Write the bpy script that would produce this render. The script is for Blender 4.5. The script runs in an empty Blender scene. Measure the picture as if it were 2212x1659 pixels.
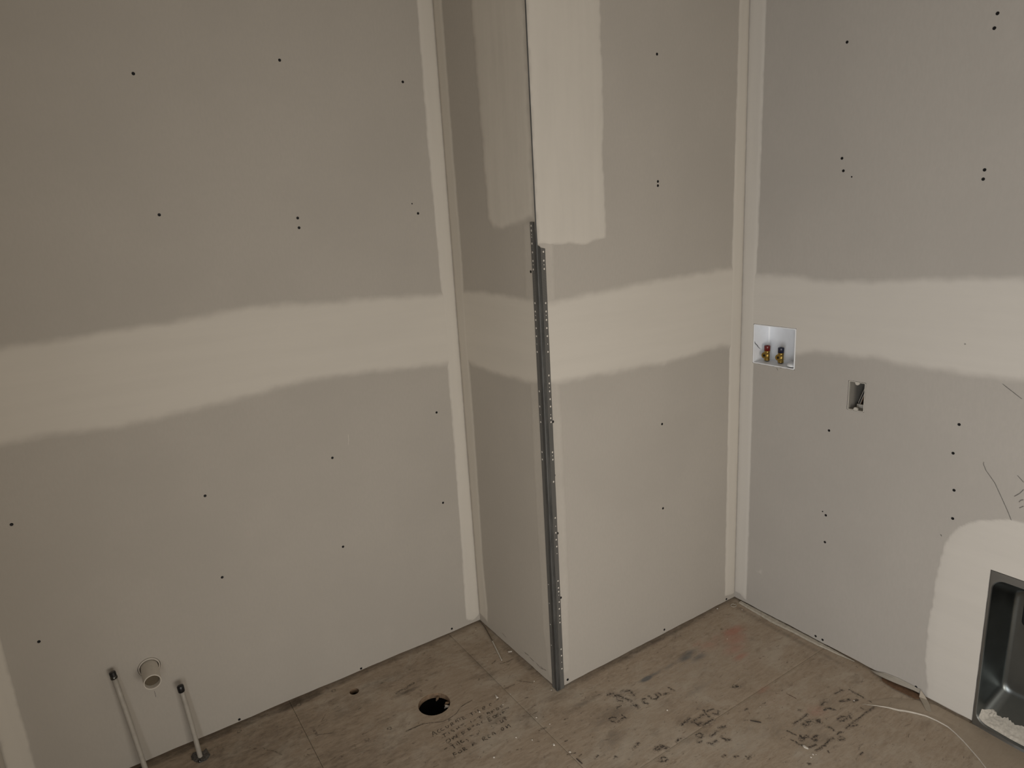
import bpy, bmesh, math, random
import numpy as np
from mathutils import Vector, Matrix, noise as mnoise
random.seed(7)
R = math.radians
SC = bpy.context.scene
COL = SC.collection

# ------------------------------------------------------------------ camera
YAW, PITCH, ROLL = 0.5706748, 0.2436984, -0.0581381
FPX = 1459.8135
fw = Vector((math.sin(YAW)*math.cos(PITCH), math.cos(YAW)*math.cos(PITCH), -math.sin(PITCH)))
rt = Vector((math.cos(YAW), -math.sin(YAW), 0)); up = rt.cross(fw)
r2 = rt*math.cos(ROLL)+up*math.sin(ROLL); u2 = up*math.cos(ROLL)-rt*math.sin(ROLL)
cam_d = bpy.data.cameras.new('camera'); cam = bpy.data.objects.new('camera', cam_d); COL.objects.link(cam)
M = Matrix.Identity(4)
for i in range(3):
    M[i][0] = r2[i]; M[i][1] = u2[i]; M[i][2] = -fw[i]
M.translation = (-1.1607206, -2.1515723, 1.5938448)
cam.matrix_world = M
cam_d.sensor_width = 36; cam_d.lens = FPX/2212*36; cam_d.clip_start = 0.02
SC.camera = cam

# ------------------------------------------------------------------ light and exposure
SC.view_settings.view_transform = 'Standard'; SC.view_settings.look = 'None'
SC.view_settings.exposure = 0.0; SC.view_settings.gamma = 1.0; SC.view_settings.use_curve_mapping = False
W = bpy.data.worlds.new('world'); SC.world = W; W.use_nodes = True
W.node_tree.nodes['Background'].inputs[0].default_value = (0.75, 0.85, 1.0, 1)
W.node_tree.nodes['Background'].inputs[1].default_value = 0.03
def area(name, loc, target, sx, sy, power, color):
    l = bpy.data.lights.new(name, 'AREA'); l.shape = 'RECTANGLE'; l.size = sx; l.size_y = sy
    l.energy = power; l.color = color
    o = bpy.data.objects.new(name, l); COL.objects.link(o); o.location = loc
    o.rotation_euler = (Vector(target)-Vector(loc)).to_track_quat('-Z', 'Y').to_euler()
    return o
area('window_daylight', (-0.72, -3.28, 0.66), (-0.72, 0, 0.72), 1.0, 0.85, 22.8, (1.045, 0.972, 0.86))
area('added_side_light', (-1.665, -2.285, 0.75), (0.9, -1.9, 0.8), 0.9, 1.3, 24.5, (0.98, 0.985, 0.98))  # unseen source, added at the left to brighten the right wall

B = 0.5192672; CX = 0.9216411; EX = -1.543; CEIL = 2.62; REAR = -3.3
# ------------------------------------------------------------------ measured outlines (metres)
A_TOP=[(-1.3259,1.3533),(-1.2671,1.3531),(-1.185,1.3548),(-1.0755,1.3637),(-0.9546,1.3647),(-0.8489,1.3755),(-0.7309,1.3848),(-0.5789,1.3801),(-0.4765,1.37),(-0.3193,1.3661),(-0.1499,1.3572),(-0.0601,1.3509),(0.0054,1.3506)]
A_BOT=[(-1.3799,1.0758),(-1.2779,1.0787),(-1.2257,1.0744),(-1.1276,1.0654),(-1.0219,1.0666),(-0.9346,1.0718),(-0.8027,1.0807),(-0.7193,1.0863),(-0.6019,1.0986),(-0.5106,1.1003),(-0.3504,1.0921),(-0.1777,1.0783),(-0.067,1.0712),(0.006,1.0675)]
B_TOP=[(-0.0104,1.355),(-0.0811,1.3589),(-0.2064,1.3627),(-0.3204,1.3603),(-0.4228,1.3564),(-0.5085,1.3564)]
B_BOT=[(-0.0201,1.0837),(-0.0704,1.0801),(-0.2087,1.0694),(-0.325,1.0697),(-0.4325,1.0731),(-0.5007,1.0808)]
C_TOP=[(0.0021,1.3514),(0.0276,1.3499),(0.0743,1.3488),(0.1352,1.3548),(0.1978,1.3574),(0.2614,1.3587),(0.3733,1.3658),(0.4668,1.3711),(0.5913,1.3734),(0.7208,1.3776),(0.8581,1.3787),(0.9196,1.3785)]
C_BOT=[(-0.0066,1.0781),(0.0232,1.0754),(0.1006,1.0699),(0.1872,1.0691),(0.3201,1.0624),(0.4166,1.0647),(0.4753,1.0627),(0.5152,1.0533),(0.572,1.0629),(0.6185,1.0619),(0.6731,1.0665),(0.7537,1.0707),(0.8115,1.0721),(0.853,1.0621),(0.9188,1.0608)]
D_TOP=[(-0.5223,1.3583),(-0.5846,1.3536),(-0.7032,1.3553),(-0.7653,1.352),(-0.8201,1.3433),(-0.8994,1.3436),(-1.0032,1.3479),(-1.0685,1.3534),(-1.1598,1.3624),(-1.2715,1.3692),(-1.4002,1.3751)]
D_BOT=[(-0.5204,1.0193),(-0.6029,1.0225),(-0.7178,1.0461),(-0.7717,1.0605),(-0.8203,1.0714),(-0.8784,1.0756),(-0.9532,1.074),(-1.0225,1.0842),(-1.0565,1.0803),(-1.1069,1.0704),(-1.1691,1.0732),(-1.2435,1.0741),(-1.3276,1.0739),(-1.4323,1.0787)]
AL=[(-0.0593,2.2817),(-0.0615,1.8288),(-0.0564,1.4702),(-0.056,1.109),(-0.0544,0.7787),(-0.0608,0.258),(-0.0655,0.0378)]
BR=[(-0.0638,2.2712),(-0.0675,1.7567),(-0.0721,1.4732),(-0.0676,1.1535),(-0.0722,0.927),(-0.0702,0.7164),(-0.0639,0.2642),(-0.0726,0.098),(-0.0652,0.0248)]
CL=[(0.8665,2.2438),(0.8646,1.9725),(0.86,1.6193),(0.858,1.3804),(0.855,1.1611),(0.8579,0.192),(0.8597,0.0343)]
DR=[(-0.5879,2.2315),(-0.5859,1.8711),(-0.5838,1.4806),(-0.5797,1.2719),(-0.5827,0.2234),(-0.5806,0.0187)]
BP=[(-0.234,2.2261),(-0.2395,1.9856),(-0.2467,1.7562),(-0.2542,1.5887),(-0.2795,1.5566),(-0.3413,1.5494),(-0.4122,1.5594),(-0.4892,1.5752),(-0.5032,1.5748)]
CP=[(0.2641,2.179),(0.2665,2.0349),(0.2708,1.8855),(0.2623,1.7302),(0.2688,1.638),(0.2686,1.5064),(0.2272,1.5022),(0.1645,1.492),(0.1221,1.5019),(0.0459,1.4991),(0.0023,1.5101)]
DP=[(-1.274,0.0335),(-1.2572,0.1781),(-1.2608,0.3134),(-1.2669,0.4297),(-1.2729,0.5113),(-1.2816,0.5613),(-1.3031,0.6078),(-1.3315,0.6409),(-1.36,0.6631),(-1.4272,0.6933),(-1.4735,0.6975)]
DSMEAR=[(-0.6089,0.1764),(-0.6251,0.1779),(-0.6363,0.1925),(-0.6493,0.1927),(-0.6541,0.1824),(-0.6478,0.1577),(-0.6315,0.1642),(-0.6138,0.1647)]
S_A=[(-0.9107,2.0142),(-0.5207,2.0729),(-0.132,2.0338),(-0.9085,1.6514),(-0.5275,1.6241),(-0.5271,1.5948),(-0.1185,1.6194),(-0.1377,1.6521),(-0.114,0.9125),(-0.5151,0.8371),(-0.9194,0.815),(-1.395,0.8684),(-0.1197,0.558),(-0.5176,0.509),(-0.9121,0.5348),(-1.4007,0.5132),(-0.1293,0.0224),(-0.5086,0.0154),(-0.9364,0.0166)]
S_B=[(-0.4836,1.4291)]
S_C=[(0.4883,2.0519),(0.49,1.6742),(0.4899,1.6613),(0.5055,0.8514),(0.5089,0.5286),(0.5146,0.0241),(0.0298,0.9636),(0.026,0.7856),(0.0288,0.5836),(0.0305,0.3482),(0.0449,0.0243),(0.8716,0.0169)]
S_D=[(-0.875,2.0413),(-1.2737,2.0194),(-1.2699,1.9862),(-0.8804,1.7088),(-0.8874,1.671),(-1.2824,1.6408),(-1.2815,1.6173),(-0.8912,0.8222),(-1.2874,0.9352),(-1.2797,0.8451),(-1.2928,0.7325),(-1.2973,0.6433),(-0.898,0.5109),(-0.9006,0.4085),(-0.8867,0.0213),(-0.9145,0.0209),(-1.2444,0.0255)]
S_D2=[(-0.9158,1.6509),(-1.2806,1.1715),(-0.8851,0.5205)]
STRIP=[(0.7406,-1.1686),(0.768,-1.1989),(0.7902,-1.228),(0.8033,-1.2514),(0.8152,-1.2653),(0.8274,-1.2854),(0.8432,-1.3163),(0.8476,-1.3458),(0.8474,-1.3767),(0.8374,-1.4023),(0.8213,-1.433),(0.8033,-1.461),(0.7859,-1.488),(0.7671,-1.5123)]
HANDWRITING=[(2.2,[(-0.4431,-0.4482),(-0.4331,-0.4258),(-0.4276,-0.4472)]),(1.6,[(-0.4379,-0.4394),(-0.4303,-0.4398)]),(1.8,[(-0.414,-0.4305),(-0.4187,-0.4313),(-0.4218,-0.4387),(-0.4194,-0.4438),(-0.4122,-0.445)]),(1.8,[(-0.4018,-0.4322),(-0.4089,-0.4333),(-0.4092,-0.4407),(-0.4032,-0.4431),(-0.3962,-0.4408)]),(1.8,[(-0.3899,-0.4302),(-0.3904,-0.4408),(-0.3849,-0.4428),(-0.381,-0.4369),(-0.3814,-0.4322)]),(2,[(-0.3718,-0.4307),(-0.3717,-0.444)]),(1.8,[(-0.3718,-0.4307),(-0.3636,-0.4291),(-0.3636,-0.4346),(-0.3708,-0.437),(-0.3612,-0.441)]),(1.8,[(-0.3535,-0.4378),(-0.3504,-0.4268),(-0.3443,-0.4292),(-0.345,-0.4399)]),(1.5,[(-0.3524,-0.4331),(-0.3454,-0.4339)]),(1.8,[(-0.3436,-0.4252),(-0.3264,-0.428)]),(1.8,[(-0.3355,-0.4268),(-0.3368,-0.4371)]),(2,[(-0.3264,-0.428),(-0.328,-0.4415),(-0.3171,-0.4408)]),(1.6,[(-0.3274,-0.4352),(-0.3199,-0.4352)]),(1.6,[(-0.3264,-0.428),(-0.3188,-0.4292)]),(2,[(-0.298,-0.4301),(-0.2858,-0.4301)]),(2.2,[(-0.2925,-0.4297),(-0.2933,-0.4429)]),(2,[(-0.2786,-0.4309),(-0.2782,-0.4406)]),(2.4,[(-0.2674,-0.4289),(-0.269,-0.4406),(-0.2633,-0.4415)]),(2,[(-0.2488,-0.4302),(-0.253,-0.4423),(-0.2447,-0.4416)]),(2,[(-0.2488,-0.4302),(-0.2394,-0.4302),(-0.2413,-0.4359),(-0.2496,-0.4367)]),(2,[(-0.2147,-0.4311),(-0.2211,-0.4299),(-0.2251,-0.4376),(-0.2202,-0.4425)]),(1.6,[(-0.1941,-0.4287),(-0.1888,-0.4304),(-0.1808,-0.4267)]),(1.6,[(-0.3712,-0.42),(-0.3637,-0.4075),(-0.36,-0.4172)]),(1.3,[(-0.3676,-0.4148),(-0.363,-0.4172)]),(2,[(-0.4161,-0.458),(-0.3999,-0.4586)]),(2.4,[(-0.4099,-0.4585),(-0.4119,-0.4729)]),(2,[(-0.3951,-0.459),(-0.3942,-0.4693)]),(2,[(-0.3774,-0.4572),(-0.3833,-0.456),(-0.3837,-0.4633),(-0.3768,-0.4642),(-0.3773,-0.4703),(-0.3822,-0.4687)]),(2,[(-0.3656,-0.4597),(-0.3649,-0.4689)]),(2,[(-0.357,-0.4574),(-0.3561,-0.469)]),(1.8,[(-0.3652,-0.4643),(-0.3575,-0.4636)]),(2.2,[(-0.3486,-0.4583),(-0.3353,-0.4584)]),(2.2,[(-0.3427,-0.4583),(-0.3441,-0.4672)]),(1.2,[(-0.3406,-0.4677),(-0.3339,-0.4716)]),(2.2,[(-0.3124,-0.4602),(-0.3143,-0.4699)]),(1.6,[(-0.3022,-0.4634),(-0.2951,-0.4666)]),(2.4,[(-0.2802,-0.4621),(-0.2799,-0.4692),(-0.2737,-0.4716)]),(2,[(-0.2787,-0.4609),(-0.2721,-0.4626)]),(2.4,[(-0.2509,-0.4695),(-0.2502,-0.4608),(-0.2424,-0.4633),(-0.2431,-0.472)]),(2,[(-0.251,-0.4659),(-0.2433,-0.4672)]),(2.2,[(-0.2362,-0.4633),(-0.2364,-0.4736),(-0.2316,-0.4634),(-0.2282,-0.4729)]),(2.2,[(-0.2237,-0.4658),(-0.2239,-0.461)]),(2,[(-0.2145,-0.4611),(-0.2163,-0.4715),(-0.209,-0.4724),(-0.2061,-0.4652),(-0.2145,-0.4611)]),(2.4,[(-0.1988,-0.4613),(-0.1976,-0.4693),(-0.1913,-0.4694)]),(2,[(-0.1972,-0.4613),(-0.1898,-0.4622)]),(2,[(-0.4193,-0.4976),(-0.4179,-0.4883),(-0.4084,-0.4851),(-0.4036,-0.4908),(-0.4089,-0.4993),(-0.4155,-0.4984)]),(2.2,[(-0.3972,-0.4883),(-0.3963,-0.4984),(-0.3907,-0.4869),(-0.3817,-0.4979),(-0.3795,-0.4836)]),(2.4,[(-0.3616,-0.4866),(-0.3613,-0.5017)]),(2.2,[(-0.3616,-0.4866),(-0.3503,-0.4887)]),(2,[(-0.3619,-0.4949),(-0.3518,-0.4939)]),(2.2,[(-0.3379,-0.485),(-0.3367,-0.4957)]),(2,[(-0.3379,-0.485),(-0.3286,-0.4856),(-0.3302,-0.4909),(-0.337,-0.4912),(-0.329,-0.494)]),(1.6,[(-0.3227,-0.4857),(-0.3147,-0.4873),(-0.3131,-0.482),(-0.3201,-0.4811)]),(1.8,[(-0.3064,-0.4871),(-0.3041,-0.4921),(-0.3011,-0.4845),(-0.297,-0.4953)]),(1.6,[(-0.2881,-0.4854),(-0.2851,-0.4955)]),(1.6,[(-0.288,-0.4878),(-0.2807,-0.4832)]),(2.4,[(-0.2614,-0.4855),(-0.2649,-0.4997),(-0.2528,-0.5)]),(2,[(-0.2614,-0.4855),(-0.2518,-0.486)]),(2,[(-0.2631,-0.4932),(-0.2546,-0.493)]),(2.2,[(-0.2446,-0.4869),(-0.2433,-0.497),(-0.2341,-0.4972),(-0.2344,-0.4878),(-0.2446,-0.4869)]),(2.2,[(-0.2221,-0.488),(-0.2303,-0.4887),(-0.2321,-0.4965),(-0.226,-0.4966)]),(2.4,[(-0.2189,-0.4928),(-0.2177,-0.4983)]),(2.2,[(-0.2095,-0.4977),(-0.2065,-0.4906),(-0.1987,-0.492)]),(1.8,[(-0.2062,-0.4839),(-0.1979,-0.4821),(-0.1858,-0.4831),(-0.1795,-0.4879),(-0.1796,-0.4808)]),(2.2,[(-0.4404,-0.5173),(-0.4272,-0.5162)]),(2.2,[(-0.4185,-0.5157),(-0.4063,-0.5167)]),(2.4,[(-0.4106,-0.5155),(-0.4097,-0.5345)]),(2.2,[(-0.3978,-0.518),(-0.3966,-0.5261)]),(2.4,[(-0.3909,-0.5108),(-0.389,-0.5277)]),(2.4,[(-0.3835,-0.5205),(-0.3776,-0.5177),(-0.3811,-0.5162),(-0.3833,-0.5228),(-0.3797,-0.5265),(-0.3713,-0.5256)]),(2.2,[(-0.365,-0.5221),(-0.3603,-0.5278),(-0.3622,-0.5336)]),(1.4,[(-0.3479,-0.514),(-0.3431,-0.5208),(-0.342,-0.5163),(-0.3335,-0.5218)]),(1.4,[(-0.3267,-0.5215),(-0.323,-0.5265),(-0.3166,-0.5207)]),(1.2,[(-0.3132,-0.5125),(-0.3122,-0.5208)]),(1.4,[(-0.2915,-0.5247),(-0.2865,-0.5263)]),(2.4,[(-0.2699,-0.5214),(-0.2692,-0.5252)]),(1.6,[(-0.2536,-0.5184),(-0.2483,-0.5246)]),(2.2,[(-0.2345,-0.5173),(-0.2366,-0.5279),(-0.228,-0.5289),(-0.2263,-0.519)]),(2.2,[(-0.2203,-0.5168),(-0.2159,-0.5269),(-0.2174,-0.5303)]),(1.8,[(-0.2183,-0.5161),(-0.2121,-0.5186)]),(3,[(-0.4253,-0.5477),(-0.4268,-0.5643)]),(2.6,[(-0.4263,-0.5469),(-0.4156,-0.549)]),(2.4,[(-0.4263,-0.5558),(-0.4159,-0.5558)]),(2.6,[(-0.4069,-0.5497),(-0.4109,-0.5556),(-0.4068,-0.5596),(-0.3992,-0.5574),(-0.3989,-0.5506),(-0.4069,-0.5497)]),(2.4,[(-0.3919,-0.5469),(-0.391,-0.5616)]),(2.2,[(-0.3929,-0.5461),(-0.3838,-0.5489),(-0.3861,-0.5543),(-0.3912,-0.5545),(-0.3809,-0.5612)]),(3,[(-0.3606,-0.5594),(-0.3577,-0.5483),(-0.3514,-0.5499),(-0.3475,-0.558)]),(2.4,[(-0.3596,-0.554),(-0.3505,-0.5558)]),(2.4,[(-0.322,-0.5494),(-0.3221,-0.5629)]),(2.2,[(-0.3216,-0.5487),(-0.3116,-0.5468),(-0.3122,-0.5526),(-0.3211,-0.5553),(-0.3091,-0.5644)]),(2.4,[(-0.3018,-0.5489),(-0.3031,-0.5606),(-0.2953,-0.5612)]),(2,[(-0.3018,-0.5489),(-0.2945,-0.5502)]),(2.4,[(-0.2867,-0.5593),(-0.2834,-0.548),(-0.2779,-0.55),(-0.2769,-0.5615)]),(2.2,[(-0.2845,-0.5557),(-0.2786,-0.5559)]),(2.4,[(-0.2484,-0.5487),(-0.2532,-0.5537),(-0.2509,-0.5597),(-0.2441,-0.5585),(-0.2444,-0.5495),(-0.2484,-0.5487)]),(2.4,[(-0.2334,-0.5491),(-0.234,-0.5618),(-0.2283,-0.553),(-0.2224,-0.5487),(-0.222,-0.5644)])]
PENCIL_ARC=[(2.6,[(-0.5027,-0.3733),(-0.4722,-0.3747),(-0.4417,-0.3773)]),(1.4,[(-0.4417,-0.3773),(-0.4165,-0.391),(-0.3865,-0.4079),(-0.3603,-0.4078),(-0.3341,-0.4024),(-0.3081,-0.3859)]),(2.2,[(-0.3071,-0.384),(-0.2844,-0.3802)]),(1.5,[(-0.2844,-0.3802),(-0.2579,-0.379)])]
INK_A=[(7,[(0.1393,-0.6577),(0.1518,-0.6626)]),(9,[(0.1408,-0.6635),(0.1471,-0.666)]),(5,[(0.1506,-0.664),(0.1559,-0.6843),(0.165,-0.7073)]),(4,[(0.1725,-0.655),(0.1952,-0.6678),(0.1926,-0.6963)]),(4,[(0.1229,-0.6381),(0.142,-0.6434)]),(4,[(0.1326,-0.6801),(0.142,-0.6919)]),(5,[(0.1574,-0.7262),(0.1618,-0.7429)]),(4,[(0.1584,-0.727),(0.1679,-0.7365)]),(4,[(0.1015,-0.7035),(0.1236,-0.7048)]),(4,[(0.1985,-0.7261),(0.1918,-0.7436),(0.2016,-0.7511)]),(4,[(0.1985,-0.7261),(0.2102,-0.7283)]),(4,[(0.2279,-0.728),(0.2267,-0.7432),(0.2383,-0.7543),(0.2504,-0.7476),(0.2503,-0.7336)]),(4,[(0.2636,-0.7345),(0.2639,-0.7464)]),(5,[(0.2742,-0.752),(0.2882,-0.7557)]),(4,[(0.3106,-0.7376),(0.3136,-0.7589)]),(5,[(0.048,-0.7252),(0.0623,-0.7254),(0.0727,-0.7355)]),(4,[(0.048,-0.7252),(0.0503,-0.7353),(0.0573,-0.749)]),(5,[(0.0659,-0.7556),(0.0755,-0.7503),(0.0969,-0.7518)]),(4,[(0.0953,-0.7357),(0.0977,-0.7546)]),(5,[(0.3216,-0.8826),(0.3116,-0.9007),(0.3113,-0.9132)]),(4,[(0.2833,-0.896),(0.304,-0.8949)]),(3,[(0.3221,-0.8916),(0.3486,-0.8967)]),(4,[(0.3326,-0.9103),(0.3422,-0.9219),(0.3516,-0.9141)]),(4,[(0.0794,-0.904),(0.0891,-0.9038),(0.1043,-0.9077),(0.1122,-0.925)]),(4,[(0.077,-0.9096),(0.091,-0.9146)]),(5,[(0.0985,-0.9071),(0.1065,-0.9244)]),(3,[(0.0625,-0.9425),(0.0712,-0.9401),(0.0791,-0.9478)]),(3,[(0.0545,-0.9473),(0.0669,-0.9566),(0.0774,-0.9555)]),(4,[(0.2231,-0.9861),(0.2339,-0.9943),(0.2513,-0.9941)]),(6,[(0.2736,-0.9956),(0.2772,-1.0098),(0.2856,-1.0143)]),(4,[(0.2542,-0.9712),(0.2817,-0.9684)]),(5,[(0.3003,-0.9645),(0.3196,-0.9691)]),(3,[(0.2192,-0.9407),(0.2334,-0.9416),(0.2365,-0.9539),(0.2215,-0.9581),(0.2162,-0.9463)]),(3,[(0.2011,-0.9657),(0.2127,-0.9688)]),(5,[(0.2154,-1.0468),(0.2249,-1.0486)]),(4,[(0.2428,-1.0657),(0.2527,-1.0713)]),(4,[(0.2691,-1.0854),(0.2673,-1.0948),(0.2784,-1.0942)]),(7,[(0.4817,-0.867),(0.4986,-0.8752)]),(9,[(0.4908,-0.8706),(0.4985,-0.8737)]),(4,[(-0.0394,-0.855),(-0.0348,-0.8566)]),(4,[(0.0386,-0.8619),(0.0525,-0.8572),(0.0562,-0.8599)]),(3,[(-0.0909,-0.8253),(-0.0761,-0.8219)]),(3,[(0.4244,-0.9611),(0.4375,-0.9625)]),(4,[(0.2559,-0.9002),(0.2553,-0.9161),(0.2734,-0.9155)]),(4,[(0.2684,-0.926),(0.313,-0.927)]),(3,[(0.1517,-0.9245),(0.1645,-0.9188)]),(2,[(0.1517,-0.9245),(0.17,-0.9229)]),(4,[(0.2143,-0.8849),(0.2571,-0.8803)]),(3,[(0.2503,-0.8959),(0.2697,-0.894)])]
INK_B=[(7,[(0.516,-1.11),(0.519,-1.1149)]),(6,[(0.5227,-1.1124),(0.5394,-1.1117),(0.5471,-1.1135),(0.53,-1.1179)]),(7,[(0.5595,-1.1243),(0.5707,-1.1273),(0.5632,-1.1338),(0.5581,-1.1286)]),(4,[(0.5635,-1.1555),(0.5698,-1.1682),(0.5662,-1.1786)]),(6,[(0.4685,-1.1317),(0.4549,-1.1443),(0.4822,-1.1446)]),(5,[(0.4832,-1.1606),(0.5076,-1.1613)]),(5,[(0.4825,-1.1677),(0.4955,-1.1725)]),(5,[(0.6237,-1.1122),(0.6418,-1.1146),(0.6496,-1.132)]),(6,[(0.6987,-1.1206),(0.7298,-1.1326)]),(5,[(0.7324,-1.1464),(0.7499,-1.1495)]),(5,[(0.6187,-1.1611),(0.6347,-1.1596),(0.6456,-1.168)]),(4,[(0.6151,-1.1666),(0.6272,-1.1758),(0.6432,-1.1744)]),(5,[(0.6549,-1.1723),(0.6671,-1.1733),(0.6553,-1.1754),(0.6541,-1.1826)]),(4,[(0.549,-1.2054),(0.5584,-1.2061),(0.5635,-1.2126),(0.5549,-1.2187),(0.544,-1.2117)]),(3,[(0.5597,-1.1957),(0.5717,-1.1932),(0.5788,-1.1985)]),(4,[(0.6235,-1.2024),(0.6425,-1.2089)]),(3,[(0.4906,-1.0907),(0.5053,-1.0911),(0.5394,-1.0925),(0.5659,-1.0906)]),(3,[(0.7173,-1.0901),(0.7302,-1.091),(0.754,-1.094)]),(3,[(0.6355,-1.0925),(0.6592,-1.0932)]),(3,[(0.7727,-1.1053),(0.7728,-1.1328),(0.7735,-1.1544)]),(4,[(0.7721,-1.1768),(0.7725,-1.1946)]),(3,[(0.6058,-1.1968),(0.6365,-1.1963),(0.6625,-1.1972)]),(2,[(0.6625,-1.1972),(0.7085,-1.1966),(0.7582,-1.1993)]),(4,[(0.5176,-1.1943),(0.5361,-1.1957)]),(3,[(0.4922,-1.1974),(0.5176,-1.1943)]),(4,[(0.4504,-1.1952),(0.4683,-1.1965),(0.4933,-1.1983)]),(3,[(0.4463,-1.1751),(0.4713,-1.1816)]),(3,[(0.4302,-1.1256),(0.4355,-1.1372),(0.4322,-1.1496),(0.4381,-1.159)]),(3,[(0.4537,-1.0971),(0.4567,-1.1124),(0.459,-1.1245)]),(5,[(0.5597,-1.0647),(0.565,-1.0673)]),(3,[(0.478,-1.216),(0.4751,-1.221)]),(3,[(0.537,-1.2796),(0.5527,-1.2796)]),(4,[(0.3886,-1.21),(0.3931,-1.2134)]),(3,[(0.7218,-1.1758),(0.7216,-1.1842)])]
RED_SLIVER=[(2,[(0.595,-0.9962),(0.5975,-1.0057),(0.5985,-1.0125)]),(3,[(0.598,-1.0091),(0.599,-1.0159)]),(1.8,[(0.599,-1.0159),(0.5996,-1.0284)])]
MARKS_LEFT=[(8,[(-0.7435,-0.1776),(-0.7431,-0.2124)]),(3,[(-0.7875,-0.2535),(-0.7652,-0.2591)]),(2.5,[(-0.7641,-0.3448),(-0.751,-0.344),(-0.7269,-0.3405)]),(7,[(-0.715,-0.3494),(-0.7048,-0.3462)]),(3,[(-0.6261,-0.4148),(-0.6223,-0.4207)]),(3,[(-0.6592,-0.0849),(-0.6523,-0.0843)]),(2.5,[(-0.589,-0.1809),(-0.5792,-0.1788)]),(3,[(-0.507,-0.2825),(-0.4978,-0.2821)]),(3,[(-0.7939,-0.2743),(-0.7886,-0.283)]),(2,[(-0.7959,-0.1877),(-0.7906,-0.1867)]),(2,[(-0.5034,-0.3737),(-0.4667,-0.3774)]),(3,[(-0.7781,-0.1619),(-0.7785,-0.1702)]),(2,[(-0.6896,-0.1359),(-0.7131,-0.1617)]),(2,[(-0.7398,-0.2116),(-0.6954,-0.2349)])]
MARKS_LEFT2=[(2.5,[(-0.8987,-0.1613),(-0.8936,-0.1781),(-0.8759,-0.1941),(-0.8596,-0.2268)]),(12,[(-0.4525,-0.185),(-0.421,-0.1832),(-0.3815,-0.1739)])]
MARKS_MID=[(3,[(-0.0776,-0.2751),(-0.0491,-0.2822),(-0.0264,-0.2815)]),(4,[(-0.1019,-0.2562),(-0.0832,-0.2495)]),(4,[(-0.1097,-0.4814),(-0.0995,-0.4841)]),(4,[(-0.065,-0.6409),(-0.0529,-0.643)]),(3,[(-0.1595,-0.631),(-0.1564,-0.6311)]),(4,[(-0.1511,-0.6284),(-0.133,-0.6353)]),(4,[(-0.1199,-0.716),(-0.1127,-0.7172)]),(3,[(-0.1478,-0.7621),(-0.1235,-0.7721)]),(3,[(-0.1237,-0.7883),(-0.1115,-0.7873)]),(3,[(-0.1542,-0.329),(-0.1495,-0.3298)]),(4,[(0.0524,-0.5799),(0.0604,-0.5835)]),(3,[(-0.139,-0.3984),(-0.1227,-0.4001),(-0.0993,-0.4018)]),(2,[(-0.0824,-0.3872),(-0.0432,-0.4341)]),(4,[(-0.2613,-0.6537),(-0.2461,-0.6589)]),(3,[(-0.3853,-0.581),(-0.3814,-0.5819)])]
PENCIL_D=[(1.2,[(-1.3614,0.8414),(-1.3604,0.8353),(-1.3686,0.8182),(-1.3942,0.7872),(-1.4176,0.7444),(-1.4333,0.7148),(-1.4444,0.6916)]),(1.2,[(-1.3835,1.0734),(-1.4031,1.06),(-1.432,1.0405)]),(1.2,[(-1.4446,0.8255),(-1.4613,0.81)]),(1.3,[(-1.4437,0.7627),(-1.4559,0.7762),(-1.4635,0.79)]),(1.3,[(-1.4566,0.7498),(-1.4595,0.7565),(-1.4666,0.7608)]),(1.3,[(-1.459,0.7334),(-1.4686,0.7425)]),(2,[(-1.2702,0.5813),(-1.2732,0.5761)])]
PENCIL_D2=[(1.3,[(-0.6794,1.0092),(-0.6811,1.0041),(-0.6843,0.9999)]),(1.6,[(-0.5904,1.0146),(-0.611,1.0143)])]
PENCIL_A=[(1,[(-1.1565,0.2346),(-1.1555,0.2265),(-1.155,0.2112)])]
SCUFF_B=[(3,[(-0.3232,0.0403),(-0.3503,0.0435)]),(3,[(-0.3552,0.0394),(-0.3812,0.0372)]),(3,[(-0.3969,0.0394),(-0.4219,0.0337),(-0.4577,0.0448)]),(2,[(-0.4224,0.0408),(-0.4374,0.0395)]),(2,[(-0.1701,0.0398),(-0.1991,0.0355)])]
SCRATCH_A=[(1.5,[(-0.4515,0.9063),(-0.4522,0.8865),(-0.456,0.8691)])]
CRUMBS=[(-0.1091,-0.2325,3),(-0.0347,-0.4296,4),(-0.014,-0.5026,4),(-0.1379,-0.4337,3),(-0.1861,-0.461,4),(-0.2674,-0.4434,6),(-0.1317,-0.5782,5),(-0.1148,-0.6286,4),(-0.2327,-0.6111,5),(-0.1988,-0.6498,5),(-0.1571,-0.7071,8),(-0.1346,-0.7596,6),(-0.3317,-0.6378,6),(-0.0455,-0.0425,3),(0.2279,-0.8111,5),(0.6801,-0.6807,3),(0.4765,-0.9808,3),(0.4315,-1.1978,5),(0.4384,-1.203,3),(0.4177,-1.2004,5),(0.7362,-1.1449,5),(0.8796,-0.5917,4),(0.8085,-0.5264,6)]
CHIP_BIG=[(0.4372,-1.1596),(0.4421,-1.1621),(0.4417,-1.1765),(0.4376,-1.1783),(0.4338,-1.1669)]
CHIP_LONG=[(-0.1813,-0.403),(-0.1811,-0.424),(-0.1878,-0.4214)]
CHIP_WALL=[(-0.016,-0.2315),(-0.0016,-0.2383),(-0.0052,-0.2437),(-0.018,-0.2375)]
RING=[(0.8679,-0.539),(0.8633,-0.5615),(0.8877,-0.5607),(0.8927,-0.5441)]
STICK=[(0.0101,0.0143),(-0.0022,-0.0525),(-0.0296,-0.1467),(-0.0644,-0.2637)]
SLIV1=[(-0.1361,-0.792),(-0.1343,-0.8173)]
SLIV2=[(0.3995,-1.0013),(0.4194,-1.0274)]
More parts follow.
